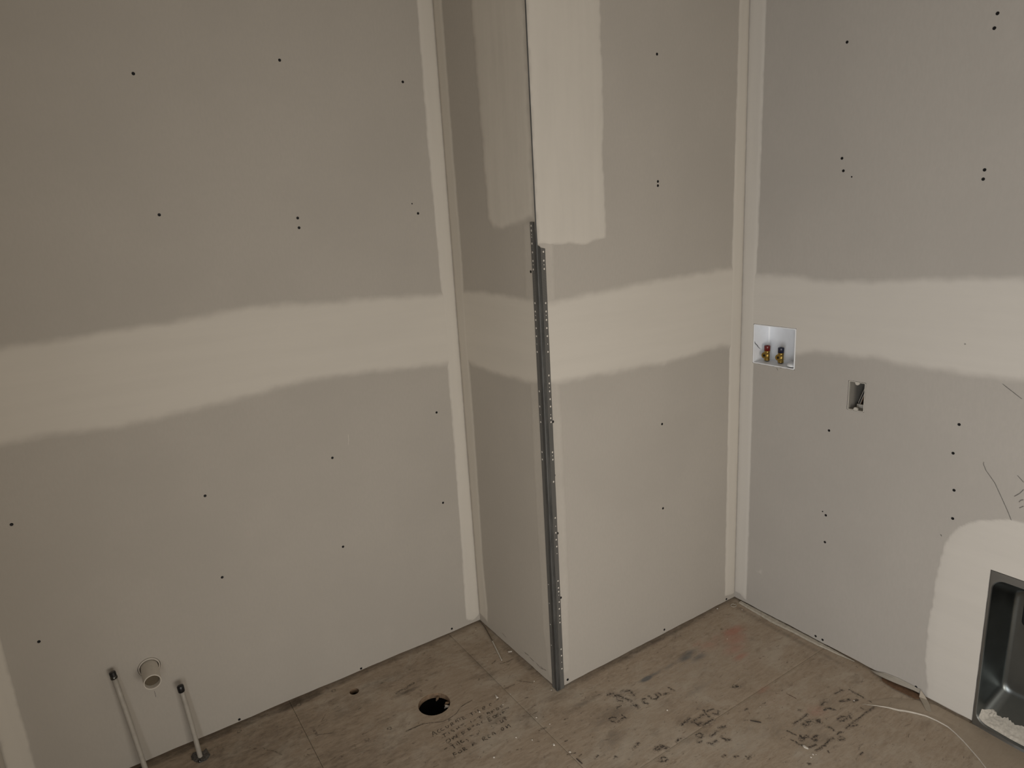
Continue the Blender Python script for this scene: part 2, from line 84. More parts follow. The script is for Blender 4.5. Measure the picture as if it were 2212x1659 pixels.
FSCREW=[(-0.9471,-0.0362),(-0.7489,-0.0326),(-0.6268,-0.0352),(-0.6192,-0.3323),(-0.5413,-0.3287)]
DIRT_CORNER=[(0.8952,-0.5827),(0.8758,-0.6949),(0.8855,-0.7796),(0.9012,-0.8813),(0.9088,-0.9338),(0.9026,-1.0465),(0.8736,-0.9955),(0.8582,-0.9095),(0.844,-0.8522),(0.8501,-0.76),(0.8565,-0.6619)]
SEAL=[(-1.0969,-0.056),(-1.0891,-0.0449),(-1.0768,-0.0455),(-1.0592,-0.0588),(-1.0499,-0.0483),(-1.0482,-0.0671),(-1.0442,-0.0872),(-1.0568,-0.1031),(-1.0766,-0.1048),(-1.0889,-0.0914),(-1.097,-0.0728)]
BROWN=[(-1.1269,-0.0313),(-1.255,0.0039)]
LSTRIP_T=[(-0.5465,0.0002),(-0.5871,-0.0012),(-0.627,-0.0071),(-0.6705,-0.0037),(-0.6939,0.0036),(-0.7542,-0.0039),(-0.7991,-0.0071),(-0.8765,-0.005),(-0.9258,-0.0015),(-0.9854,0.0001),(-1.0394,-0.0045)]
LSTRIP_B=[(0.9065,-0.5534),(0.9021,-0.6023),(0.8985,-0.6685),(0.8944,-0.714),(0.896,-0.7541),(0.9009,-0.8043),(0.9002,-0.8566),(0.9018,-0.8975),(0.9034,-0.9373),(0.8997,-0.9793),(0.8995,-1.0371)]
FLAP_T=[(-1.0968,0.0005),(-1.1419,0.0194),(-1.1883,0.0258),(-1.2261,0.0265),(-1.2485,0.0248),(-1.2611,0.0272)]
FLAP_B=[(0.9208,-1.0973),(0.8834,-1.1464),(0.8935,-1.1763),(0.9091,-1.2065),(0.9173,-1.2324),(0.9212,-1.2582)]
FLAP_Bd=[(-1.0969,-0.0006),(-1.1276,-0.0298),(-1.1629,-0.0219),(-1.2007,-0.0096),(-1.2305,-0.0033),(-1.258,-0.0004)]
TRI=[(0.8964,-1.2668),(0.9017,-1.2913),(0.8664,-1.3171),(0.8495,-1.3043)]
TRI_D=[(-1.2614,0.024),(-1.2724,0.0022),(-1.2792,-0.0134),(-1.256,-0.0196)]
BROWNF=[(0.8834,-1.1464),(0.8814,-1.1923),(0.8861,-1.2278),(0.8891,-1.2595),(0.895,-1.2675),(0.9212,-1.2582)]
WALLEND=[(0.9246,-1.2747),(0.9208,-1.3193),(0.9188,-1.3376),(0.9225,-1.395)]
DOT_C=[1.4864,1.4609,1.4488,1.4367,1.3361,1.311,1.2995,1.2855,1.2608,1.2362,1.212,1.1877,1.1144,1.0891,1.0766,1.0641,1.0389,1.0151,0.9888,0.9776,0.9648,0.8655,0.8539,0.8408,0.7663,0.6413,0.612,0.589,0.5643,0.5395,0.5145,0.4148,0.3891,0.3753,0.3624,0.3362,0.3111,0.2849,0.2731,0.2593,0.1566,0.1313,0.1058,0.0802]
DOT_B=[1.5624,1.5492,1.5373,1.5118,1.4862,1.4614,1.45,1.4365,1.337,1.3119,1.3003,1.2863,1.2615,1.2369,1.2127,1.1884,1.0647,1.0157,0.9893,0.9654,0.8661,0.8413]


# ------------------------------------------------------------------ helpers
def link_mesh(name, me, mat=None, parent=None):
    o = bpy.data.objects.new(name, me); COL.objects.link(o)
    if mat is not None: me.materials.append(mat)
    if parent is not None: o.parent = parent
    return o
def from_bm(name, bm, mat=None, parent=None, smooth=False):
    bmesh.ops.recalc_face_normals(bm, faces=bm.faces[:])
    me = bpy.data.meshes.new(name); bm.to_mesh(me); bm.free()
    if smooth:
        for p in me.polygons: p.use_smooth = True
    return link_mesh(name, me, mat, parent)
def from_py(name, V, F, mat=None, parent=None, smooth=False):
    me = bpy.data.meshes.new(name); me.from_pydata([tuple(v) for v in V], [], [tuple(f) for f in F]); me.update()
    if smooth:
        for p in me.polygons: p.use_smooth = True
    return link_mesh(name, me, mat, parent)
def tag(o, label=None, cat=None, group=None, kind=None):
    if label: o['label'] = label
    if cat: o['category'] = cat
    if group: o['group'] = group
    if kind: o['kind'] = kind
    return o
def empty(name, loc, label, cat, group=None):
    o = bpy.data.objects.new(name, None); COL.objects.link(o); o.location = loc; o.empty_display_size = .02
    bpy.context.view_layer.update()
    return tag(o, label, cat, group)
def put(o, parent):
    "parent a mesh written in world coordinates under a thing standing elsewhere"
    o.parent = parent; o.matrix_parent_inverse = Matrix.Translation(-Vector(parent.location))
    return o
def box(bm, x0, x1, y0, y1, z0, z1):
    vs = [bm.verts.new(p) for p in ((x0,y0,z0),(x1,y0,z0),(x1,y1,z0),(x0,y1,z0),(x0,y0,z1),(x1,y0,z1),(x1,y1,z1),(x0,y1,z1))]
    for f in ((0,3,2,1),(4,5,6,7),(0,1,5,4),(1,2,6,5),(2,3,7,6),(3,0,4,7)): bm.faces.new([vs[i] for i in f])
def lathe(prof, n, mat4):
    "prof: list of (r, h); revolved about local z, then placed by mat4"
    V, F = [], []
    for r, h in prof:
        for k in range(n):
            a = 2*math.pi*k/n; V.append(mat4 @ Vector((r*math.cos(a), r*math.sin(a), h)))
    for j in range(len(prof)-1):
        for k in range(n):
            a, b = j*n+k, j*n+(k+1) % n
            F.append((a, b, b+n, a+n))
    return V, F
def axis_mat(p, d):
    return Matrix.Translation(Vector(p)) @ Vector(d).normalized().to_track_quat('Z', 'Y').to_matrix().to_4x4()
def tube(pts, rad, n=10, caps=True):
    pts = [Vector(p) for p in pts]; V, F = [], []
    rads = rad if isinstance(rad, (list, tuple)) else [rad]*len(pts)
    ref = None
    for i, p in enumerate(pts):
        d = (pts[min(i+1, len(pts)-1)]-pts[max(i-1, 0)]).normalized()
        if ref is None: ref = d.orthogonal().normalized()
        ref = (ref - d*ref.dot(d)).normalized(); b = d.cross(ref)
        for k in range(n):
            a = 2*math.pi*k/n; V.append(p+(ref*math.cos(a)+b*math.sin(a))*rads[i])
    for j in range(len(pts)-1):
        for k in range(n):
            a, b_ = j*n+k, j*n+(k+1) % n; F.append((a, b_, b_+n, a+n))
    if caps: F.append(tuple(range(n-1, -1, -1))); F.append(tuple(range((len(pts)-1)*n, len(pts)*n)))
    return V, F
FR = {'A': lambda u, z, t: (u, -t, z), 'B': lambda u, z, t: (-t, u, z), 'C': lambda u, z, t: (u, -B-t, z),
      'D': lambda u, z, t: (CX-t, u, z), 'E': lambda u, z, t: (EX+t, u, z), 'F': lambda u, z, t: (u, z, t)}
def wob(x, s, k=1.0):
    return math.sin(x*37*k+s)*.5+math.sin(x*91*k+s*2.3)*.3+math.sin(x*213*k+s*4.1)*.2

# ------------------------------------------------------------------ materials
def mat(name):
    m = bpy.data.materials.new(name); m.use_nodes = True
    nt = m.node_tree; bs = nt.nodes['Principled BSDF']
    return m, nt, bs
def nd(nt, t, **kw):
    n = nt.nodes.new(t)
    for k, v in kw.items(): setattr(n, k, v)
    return n
def mixc(nt, fac, a, b, mode='MIX'):
    n = nd(nt, 'ShaderNodeMix', data_type='RGBA', blend_type=mode)
    for i, v in ((0, fac), (6, a), (7, b)):
        if hasattr(v, 'links') or hasattr(v, 'is_linked'): nt.links.new(v, n.inputs[i])
        else: n.inputs[i].default_value = v if i == 0 else (*v, 1)
    return n.outputs[2]
def ramp(nt, src, lo, hi, a=0.0, b=1.0):
    n = nd(nt, 'ShaderNodeMapRange', interpolation_type='SMOOTHSTEP')
    nt.links.new(src, n.inputs[0]); n.inputs[1].default_value = lo; n.inputs[2].default_value = hi
    n.inputs[3].default_value = a; n.inputs[4].default_value = b
    return n.outputs[0]
def mth(nt, op, a, b):
    n = nd(nt, 'ShaderNodeMath', operation=op)
    for i, v in ((0, a), (1, b)):
        if hasattr(v, 'is_linked'): nt.links.new(v, n.inputs[i])
        else: n.inputs[i].default_value = v
    return n.outputs[0]
def pos(nt, scale=(1, 1, 1), loc=(0, 0, 0)):
    g = nd(nt, 'ShaderNodeNewGeometry'); m = nd(nt, 'ShaderNodeMapping')
    nt.links.new(g.outputs['Position'], m.inputs[0]); m.inputs['Scale'].default_value = scale; m.inputs['Location'].default_value = loc
    return m.outputs[0]
def noi(nt, vec, scale, detail=4, rough=.55, dist=0.0):
    n = nd(nt, 'ShaderNodeTexNoise'); nt.links.new(vec, n.inputs['Vector'])
    n.inputs['Scale'].default_value = scale; n.inputs['Detail'].default_value = detail
    n.inputs['Roughness'].default_value = rough; n.inputs['Distortion'].default_value = dist
    return n.outputs['Fac']
def bump(nt, bs, h, strength, dist):
    b = nd(nt, 'ShaderNodeBump'); nt.links.new(h, b.inputs['Height']); b.inputs['Strength'].default_value = strength
    b.inputs['Distance'].default_value = dist; nt.links.new(b.outputs[0], bs.inputs['Normal'])
def simple(name, col, rough=.6, metal=0.0, var=.08, scale=40, spec=.5, bumpy=0.0):
    m, nt, bs = mat(name)
    n = noi(nt, pos(nt), scale)
    c = mixc(nt, ramp(nt, n, .3, .7), tuple(v*(1-var) for v in col), tuple(min(1, v*(1+var)) for v in col))
    nt.links.new(c, bs.inputs['Base Color']); bs.inputs['Roughness'].default_value = rough
    bs.inputs['Metallic'].default_value = metal; bs.inputs['Specular IOR Level'].default_value = spec
    if bumpy: bump(nt, bs, n, bumpy, .002)
    return m
PAPER = (.430, .400, .360); MUD = (.585, .550, .495)
def paper_color(nt, tint=(1, 1, 1)):
    PAPER = tuple(a*b for a, b in zip((.430, .400, .360), tint))
    v = pos(nt)
    a = noi(nt, v, 2.3, 3); b = noi(nt, pos(nt, (1, 1, .35)), 160, 3); c = noi(nt, v, 14, 4)
    c0 = mixc(nt, ramp(nt, a, .35, .65), tuple(x*.975 for x in PAPER), tuple(x*1.025 for x in PAPER))
    c1 = mixc(nt, mth(nt, 'MULTIPLY', ramp(nt, b, .3, .7), .35), c0, tuple(x*.93 for x in PAPER))
    return mixc(nt, mth(nt, 'MULTIPLY', ramp(nt, c, .55, .75), .25), c1, tuple(x*1.05 for x in PAPER))
def drywall_mat(name='drywall_paper', tint=(1, 1, 1)):
    m, nt, bs = mat(name)
    nt.links.new(paper_color(nt, tint), bs.inputs['Base Color']); bs.inputs['Roughness'].default_value = .85
    bs.inputs['Specular IOR Level'].default_value = .2
    bump(nt, bs, noi(nt, pos(nt), 420, 3), .12, .0006)
    return m
def compound_mat(axis, tint=(1, 1, 1), name=''):
    m, nt, bs = mat('joint_compound_'+axis+name)
    MUD = tuple(a*b for a, b in zip((.590, .555, .500), tint))
    at = nd(nt, 'ShaderNodeAttribute', attribute_name='cover')
    e = noi(nt, pos(nt), 70, 4); e2 = noi(nt, pos(nt), 10, 3)
    sc = (1.0, 1.0, 14) if axis == 'along' else (14, 14, 1.0)
    s = noi(nt, pos(nt, sc), 1.9, 5, .6)
    f = mth(nt, 'ADD', at.outputs['Fac'], mth(nt, 'MULTIPLY', mth(nt, 'SUBTRACT', e, .5), .18))
    f = mth(nt, 'ADD', f, mth(nt, 'MULTIPLY', mth(nt, 'SUBTRACT', e2, .5), .30))
    f = mth(nt, 'ADD', f, mth(nt, 'MULTIPLY', mth(nt, 'SUBTRACT', s, .5), .35))
    f = ramp(nt, f, 0.0, 1.0)
    # the mask fades to bare paper exactly at the outline
    f = mth(nt, 'MULTIPLY', f, ramp(nt, at.outputs['Fac'], 0.0, .10))
    mud = mixc(nt, ramp(nt, s, .3, .7), tuple(x*.982 for x in MUD), tuple(min(1, x*1.012) for x in MUD))
    mud = mixc(nt, mth(nt, 'MULTIPLY', ramp(nt, noi(nt, pos(nt), 3.5, 4), .45, .75), .3), mud, tuple(x*.95 for x in MUD))
    nt.links.new(mixc(nt, f, paper_color(nt, tint), mud), bs.inputs['Base Color'])
    bs.inputs['Roughness'].default_value = .8; bs.inputs['Specular IOR Level'].default_value = .25
    bump(nt, bs, s, .05, .001)
    return m
LIGHT_TINT_D = (1.0, 1.02, 1.06); LIGHT_TINT_C = (1.0, .98, .945)   # cool and warm light put into the paper and compound colours
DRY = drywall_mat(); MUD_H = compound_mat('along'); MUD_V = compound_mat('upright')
DRY_D = drywall_mat('drywall_paper_cool_light', LIGHT_TINT_D); MUD_HD = compound_mat('along', LIGHT_TINT_D, '_cool_light'); MUD_VD = compound_mat('upright', LIGHT_TINT_D, '_cool_light')
DRY_C = drywall_mat('drywall_paper_warm_light', LIGHT_TINT_C); MUD_HC = compound_mat('along', LIGHT_TINT_C, '_warm_light'); MUD_VC = compound_mat('upright', LIGHT_TINT_C, '_warm_light')
DARKGAP = simple('shadowed_framing_wood', (.16, .115, .075), .9)
WOOD = simple('bottom_plate_wood', (.20, .135, .085), .85, var=.25, scale=60)
SCREW = simple('black_phosphate_steel', (.006, .006, .007), .55, 0.0, spec=.3)
PLASTIC = simple('white_plastic', (.82, .85, .90), .4, var=.015)
PVC = simple('white_pvc', (.56, .52, .46), .45, var=.03)
PEX = simple('translucent_white_tubing', (.36, .335, .297), .45, var=.06)
BLACK = simple('black_plastic_cap', (.008, .008, .009), .35)
BRASS = simple('brass', (.40, .27, .075), .25, 1.0, var=.08)
RED = simple('red_handle_plastic', (.13, .008, .007), .3)
NAVY = simple('dark_blue_handle_plastic', (.012, .014, .035), .25)
STEEL = simple('galvanized_steel', (.30, .31, .31), .42, 1.0, var=.05, scale=12)
DUCTM = simple('dark_duct_metal', (.05, .055, .06), .5, .8)
KRAFT = None
KRAFT_EDGE = simple('torn_paper_edge', (.53, .49, .43), .85)
CRUMB = simple('plaster_crumb', (.62, .58, .52), .9, var=.08, scale=200)
SEALM = simple('grey_black_sealant', (.075, .070, .064), .7, var=.55, scale=180, bumpy=.6)
WIRE_B = simple('black_wire', (.010, .010, .011), .4); WIRE_W = simple('white_wire', (.45, .43, .40), .5)
COPPER = simple('bare_copper', (.55, .30, .18), .3, 1.0)
GRAPH = simple('pencil_graphite', (.10, .095, .09), .6)
PALE = simple('pale_scratch', (.58, .54, .48), .9)
def bead_mat(mesh):
    m, nt, bs = mat('bead_mesh_steel' if mesh else 'bead_steel')
    col = (.085, .085, .083)
    if mesh:
        g = nd(nt, 'ShaderNodeTexWave', wave_type='BANDS', bands_direction='Z'); nt.links.new(pos(nt), g.inputs[0]); g.inputs['Scale'].default_value = 190
        c = mixc(nt, g.outputs['Fac'], (.075, .074, .071), (.225, .220, .208))
        nt.links.new(c, bs.inputs['Base Color']); bump(nt, bs, g.outputs['Fac'], .5, .001)
    else:
        n = noi(nt, pos(nt, (1, 1, .2)), 60)
        nt.links.new(mixc(nt, ramp(nt, n, .3, .7), (.055, .056, .055), (.098, .098, .095)), bs.inputs['Base Color'])
    bs.inputs['Roughness'].default_value = .55; bs.inputs['Metallic'].default_value = .35
    return m
BEAD_M, BEAD_S = bead_mat(True), bead_mat(False)
def floor_color(nt):
    v = pos(nt)
    grain = noi(nt, pos(nt, (1, 4.5, 1)), 20, 7, .68, .8); big = noi(nt, v, 2.6, 5, .6); mid = noi(nt, pos(nt, (1, 1.7, 1), (3, 1, 0)), 9, 6, .64, .5)
    fl = noi(nt, pos(nt, (1, 2.2, 1), (5, 2, 0)), 38, 6, .66, 1.0); spk = noi(nt, pos(nt, (1, 1.3, 1), (8, 3, 0)), 95, 3)
    dust = noi(nt, pos(nt, (1, 1.3, 1), (1, 9, 0)), 5, 7, .68, .4); fine = noi(nt, pos(nt, (1, 1.6, 1), (2, 2, 0)), 70, 5, .7)
    c = mixc(nt, ramp(nt, grain, .28, .72), (.325, .256, .190), (.430, .350, .270))
    c = mixc(nt, mth(nt, 'MULTIPLY', ramp(nt, big, .38, .66), .40), c, (.350, .280, .210))
    c = mixc(nt, mth(nt, 'MULTIPLY', ramp(nt, dust, .46, .68), .60), c, (.490, .432, .358))
    c = mixc(nt, mth(nt, 'MULTIPLY', ramp(nt, fine, .48, .72), .30), c, (.47, .415, .345))
    c = mixc(nt, mth(nt, 'MULTIPLY', ramp(nt, mid, .54, .70), .55), c, (.215, .168, .124))
    c = mixc(nt, mth(nt, 'MULTIPLY', ramp(nt, fl, .585, .70), .70), c, (.105, .080, .060))
    c = mixc(nt, mth(nt, 'MULTIPLY', ramp(nt, spk, .70, .76), .5), c, (.52, .48, .42))
    return c, grain, fl
def floor_mat():
    m, nt, bs = mat('dirty_plywood')
    c, grain, fl = floor_color(nt)
    # spilled paint and dirt, stored on the sheets where they lie
    for at, col, thr in (('dirt', (.060, .046, .034), .5), ('red_paint', (.42, .185, .135), .45), ('blue_paint', (.055, .075, .095), .5), ('plaster_dust', (.46, .41, .345), .5)):
        a = nd(nt, 'ShaderNodeAttribute', attribute_name=at)
        n = noi(nt, pos(nt, (1, 1.8, 1)), 30, 5, .65)
        f = mth(nt, 'ADD', a.outputs['Fac'], mth(nt, 'MULTIPLY', mth(nt, 'SUBTRACT', n, .5), .9))
        f = mth(nt, 'MULTIPLY', ramp(nt, f, .1, 1.0), ramp(nt, a.outputs['Fac'], 0, .15))
        c = mixc(nt, mth(nt, 'MULTIPLY', f, .85), c, col)
    nt.links.new(c, bs.inputs['Base Color']); bs.inputs['Roughness'].default_value = .75; bs.inputs['Specular IOR Level'].default_value = .3
    bump(nt, bs, mth(nt, 'ADD', grain, fl), .35, .0015)
    return m
FLOORM = floor_mat()
def ink_mat(name, col, lo, hi, amount=1.0):
    m, nt, bs = mat(name)
    c, g, f = floor_color(nt)
    n = noi(nt, pos(nt), 130, 4, .6)
    k = mth(nt, 'MULTIPLY', ramp(nt, n, lo, hi), amount)
    nt.links.new(mixc(nt, k, c, col), bs.inputs['Base Color']); bs.inputs['Roughness'].default_value = .75
    return m
KRAFT = ink_mat('dusty_kraft_paper', (.395, .328, .255), -.3, .1, .62)
INK = ink_mat('worn_black_ink', (.040, .032, .027), .30, .58, .92); BLEED = ink_mat('faded_ink', (.075, .062, .052), .40, .66, .62)
PEN = ink_mat('black_marker', (.020, .015, .012), .25, .55, .92)
SMUDGE = ink_mat('faint_dark_smudge', (.060, .046, .034), .3, .65, .8)
REDINK = ink_mat('dark_red_mark', (.10, .025, .02), .25, .5, .9)

# ------------------------------------------------------------------ the setting
def slab_poly(name, wall, loops, t0, t1, m, parent=None):
    "a sheet with holes: loops are (u, z) outlines, the first the outer one"
    bm = bmesh.new(); edges = []
    for L in loops:
        vs = [bm.verts.new(FR[wall](u, z, -t0)) for u, z in L]
        for i in range(len(vs)): edges.append(bm.edges.new((vs[i], vs[(i+1) % len(vs)])))
    r = bmesh.ops.triangle_fill(bm, use_beauty=True, use_dissolve=False, edges=edges)
    faces = [g for g in r['geom'] if isinstance(g, bmesh.types.BMFace)]
    e = bmesh.ops.extrude_face_region(bm, geom=faces)
    d = Vector(FR[wall](0, 0, -t1))-Vector(FR[wall](0, 0, -t0))
    for v in [g for g in e['geom'] if isinstance(g, bmesh.types.BMVert)]: v.co += d
    return from_bm(name, bm, m, parent)
def ragged(u0, z0, u1, z1, amp, seed, n=14):
    P = []
    C4 = [(u0, z0), (u1, z0), (u1, z1), (u0, z1)]
    for i in range(4):
        a, b = C4[i], C4[(i+1) % 4]
        for k in range(n):
            t = k/n; u = a[0]+(b[0]-a[0])*t; z = a[1]+(b[1]-a[1])*t
            w = amp*wob(i+t, seed)
            if i in (0, 2): z += w*(1 if i == 2 else -1)
            else: u += w*(1 if (i == 1) == (u1 > u0) else -1)
            P.append((u, z))
    return P
G = .009   # the sheets stop a little above the floor
def bottom(u0, u1, seed, amp=.003, n=40):
    return [(u0+(u1-u0)*i/n, G+amp*wob(i/n, seed, .7)) for i in range(n+1)]
hole_pipe = [(-1.156+.0315*math.cos(a), .3185+.0315*math.sin(a)) for a in np.linspace(0, 2*math.pi, 28, endpoint=False)]
wall_left = slab_poly('wall_left', 'A', [bottom(EX-.02, .0, 1, .0016)+[(.0, CEIL), (EX-.02, CEIL)], hole_pipe], 0, .0127, DRY)
tag(wall_left, kind='structure')
bm = bmesh.new(); box(bm, EX-.2, .2, .1, .112, -.2, CEIL); from_bm('wall_sheathing', bm, DARKGAP, wall_left)
bm = bmesh.new(); box(bm, EX-.2, 0, .0135, .099, -.01, .028); from_bm('bottom_plate', bm, WOOD, wall_left)
# the boxed-out corner: its two faces
bm = bmesh.new()
P = [(0, 0), (0, -B), (CX, -B)]
def face_slab(bm, pts_bottom, fr, t):
    a = [bm.verts.new(fr(u, z, 0)) for u, z in pts_bottom]; b = [bm.verts.new(fr(u, CEIL, 0)) for u, z in pts_bottom]
    c = [bm.verts.new(fr(u, z, -t)) for u, z in pts_bottom]
    for i in range(len(a)-1):
        bm.faces.new((a[i], a[i+1], b[i+1], b[i])); bm.faces.new((a[i], c[i], c[i+1], a[i+1]))
face_slab(bm, bottom(0, -B, 3, .001), FR['B'], .0127); face_slab(bm, bottom(0, CX+.004, 4, .0012), FR['C'], .0127)
wall_chase = from_bm('wall_middle', bm, DRY); tag(wall_chase, kind='structure')
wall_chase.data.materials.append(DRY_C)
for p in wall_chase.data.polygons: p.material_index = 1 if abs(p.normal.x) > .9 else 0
bm = bmesh.new(); box(bm, .0135, CX, -B+.0135, -B+.09, -.01, .028); box(bm, .0135, .09, -B+.0135, .0, -.01, .028)
from_bm('bottom_plate', bm, WOOD, wall_chase)
bm = bmesh.new(); box(bm, .02, CX+.1, -B+.1, -.02, -.01, CEIL); from_bm('wall_framing', bm, DARKGAP, wall_chase)
# right wall with three cut-outs
wb = ragged(-.7502, 1.0118, -.5747, 1.1592, .0016, 2.0, 22)
ob = ragged(-1.0068, .9107, -.9476, 1.0093, .0010, 5.0)
DY0, DY1, DZ = -1.4105, -1.7305, .524
d_out = [(u, z) for u, z in bottom(-.5, DY0, 6, .0013, 46)]
d_out += [(DY0+.0008*wob(z*2, 3), z) for z in np.linspace(.02, DZ, 24)] + [(u, DZ+.0008*wob(u*3, 4)) for u in np.linspace(DY0, DY1, 14)[1:]]
d_out += [(DY1, G), (REAR, G), (REAR, CEIL), (-.5, CEIL)]
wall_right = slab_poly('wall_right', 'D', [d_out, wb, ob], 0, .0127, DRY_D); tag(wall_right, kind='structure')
bm = bmesh.new(); box(bm, CX+.16, CX+.172, REAR, -.3, -.2, CEIL); from_bm('wall_sheathing', bm, DARKGAP, wall_right)
bm = bmesh.new(); box(bm, CX+.0135, CX+.099, DY0+.012, -.5, -.01, .028); from_bm('bottom_plate', bm, WOOD, wall_right)
# the wall at the far left of the picture, the rear wall with its window, the ceiling
bm = bmesh.new()
for a in ((REAR, -2.75, 0, CEIL), (-1.72, 0, G, CEIL), (-2.85, -1.72, 2.05, CEIL)): box(bm, EX-.10, EX, a[0], a[1], a[2], a[3])  # the doorway opening is unseen, cut to let the added side light in
wall_side = from_bm('wall_far_left', bm, DRY); tag(wall_side, kind='structure')
bm = bmesh.new()
wx0, wx1, wz0, wz1 = -1.24, -.20, .21, 1.11
for a in ((EX, wx0, 0, CEIL), (wx1, CX+.15, 0, CEIL), (wx0, wx1, 0, wz0), (wx0, wx1, wz1, CEIL)):
    box(bm, a[0], a[1], REAR-.1, REAR, a[2], a[3])
wall_rear = from_bm('wall_rear', bm, DRY); tag(wall_rear, kind='structure')
bm = bmesh.new(); box(bm, EX-.2, CX+.2, REAR-.1, .12, CEIL, CEIL+.02); tag(from_bm('ceiling', bm, simple('ceiling_board', (.55, .52, .47), .9)), kind='structure')

# ------------------------------------------------------------------ floor: plywood sheets with open joints
tagroot = bpy.data.objects.new('floor', None)
bm = bmesh.new(); box(bm, EX-.2, CX+.2, REAR-.1, .12, -.30, -.285); floor = from_bm('floor', bm, DARKGAP); tag(floor, kind='structure')
bpy.data.objects.remove(tagroot)
BLOBS = {  # (x, y, radius along x, radius along y, strength)
 'dirt': [(-.95,-.15,.34,.17,.46),(-.78,-.42,.34,.18,.44),(-.45,-.10,.28,.06,.40),(-.45,-.55,.22,.10,.28),(-1.05,-.012,.35,.02,.75),(-.75,-.014,.12,.022,.9),(-.55,-.010,.25,.014,.55),(-.25,-.012,.2,.014,.5),(.45,-.527,.45,.012,.65),(.12,-.53,.12,.015,.5),(.30,-.53,.05,.02,.6),
   (.873,-.80,.014,.24,.5),(.879,-.62,.012,.10,.5),(.874,-.98,.012,.08,.45),(-.012,-.30,.016,.20,.5),(.02,-.56,.05,.04,.25),(-.145,-.22,.018,.17,.42),(-.145,-.30,.03,.03,.5),(-.36,-.17,.03,.02,.4),
   (-.42,-.20,.05,.012,.75),(-.30,-.17,.05,.02,.4),(.08,-.72,.10,.03,.55),(.0,-.80,.06,.03,.5),(.16,-.66,.05,.02,.35),(-.15,-.56,.06,.05,.45),(-.24,-.50,.05,.04,.4),(.38,-.80,.07,.02,.45),(.31,-.86,.06,.02,.3),
   (.50,-1.15,.08,.06,.35),(.60,-1.17,.06,.025,.35),(.66,-1.10,.06,.02,.4),(.44,-1.08,.05,.05,.3),(.20,-.94,.08,.02,.4),(.52,-.945,.06,.018,.35),(-.9,-.12,.12,.05,.4),(-.62,-.16,.12,.05,.42),(-.55,-.28,.10,.04,.35),(-.70,-.30,.05,.03,.3),
   (.26,-1.06,.09,.03,.3),(.02,-1.02,.08,.05,.35),(.15,-1.12,.10,.04,.3),(-.25,-.75,.1,.06,.3),(-.1,-.9,.1,.05,.35),(.47,-1.35,.1,.05,.4),(.55,-1.30,.03,.02,.4),(.02,-.62,.10,.016,.5)],
 'red_paint': [(.735,-.665,.055,.026,.85),(.70,-.70,.06,.036,.68),(.655,-.735,.06,.028,.62),(.635,-.778,.034,.014,.8),(.60,-.665,.055,.032,.5),(.57,-.632,.04,.016,.42),(.66,-.66,.05,.03,.4),(.553,-.936,.035,.01,.55),(.60,-1.10,.04,.03,.5),(.55,-.99,.06,.04,.22),(.63,-.83,.07,.06,.2),(.74,-.80,.07,.06,.15)],
 'blue_paint': [(.475,-.663,.035,.013,.85),(.50,-.655,.045,.016,.75),(.285,-.659,.026,.008,1.25),(.315,-.658,.05,.008,.75),(.40,-.66,.05,.010,.5),(.517,-.69,.035,.014,.75),(.42,-.70,.06,.02,.2)],
 'plaster_dust': [(.45,-.75,.40,.14,.42),(.05,-.85,.22,.20,.36),(.55,-1.25,.30,.30,.34),(.10,-1.25,.4,.3,.30),(.86,-1.0,.06,.5,.3),(.30,-1.05,.14,.07,.55),(.42,-1.20,.10,.05,.55),(.10,-.66,.06,.03,.3),(.55,-.84,.12,.05,.3),(.02,-1.1,.08,.06,.3),(-.17,-.97,.12,.06,.3),(.65,-1.32,.12,.06,.3),(.40,-1.17,.03,.012,.8),(.12,-.57,.08,.02,.3),(-.70,-.2,.1,.03,.2),(-.62,-.36,.06,.02,.3)]}
def stain_attrs(me):
    co = np.empty(len(me.vertices)*3, np.float32); me.vertices.foreach_get('co', co); co = co.reshape(-1, 3)
    for nme, L in BLOBS.items():
        v = np.zeros(len(co), np.float32)
        for x, y, rx, ry, s in L:
            d = ((co[:, 0]-x)/(rx*1.5))**2+((co[:, 1]-y)/(ry*1.5))**2
            v = np.maximum(v, s*np.exp(-d*1.6))
        v[v < .03] = 0
        a = me.attributes.new(nme, 'FLOAT', 'POINT'); a.data.foreach_set('value', v)
TH = .0182
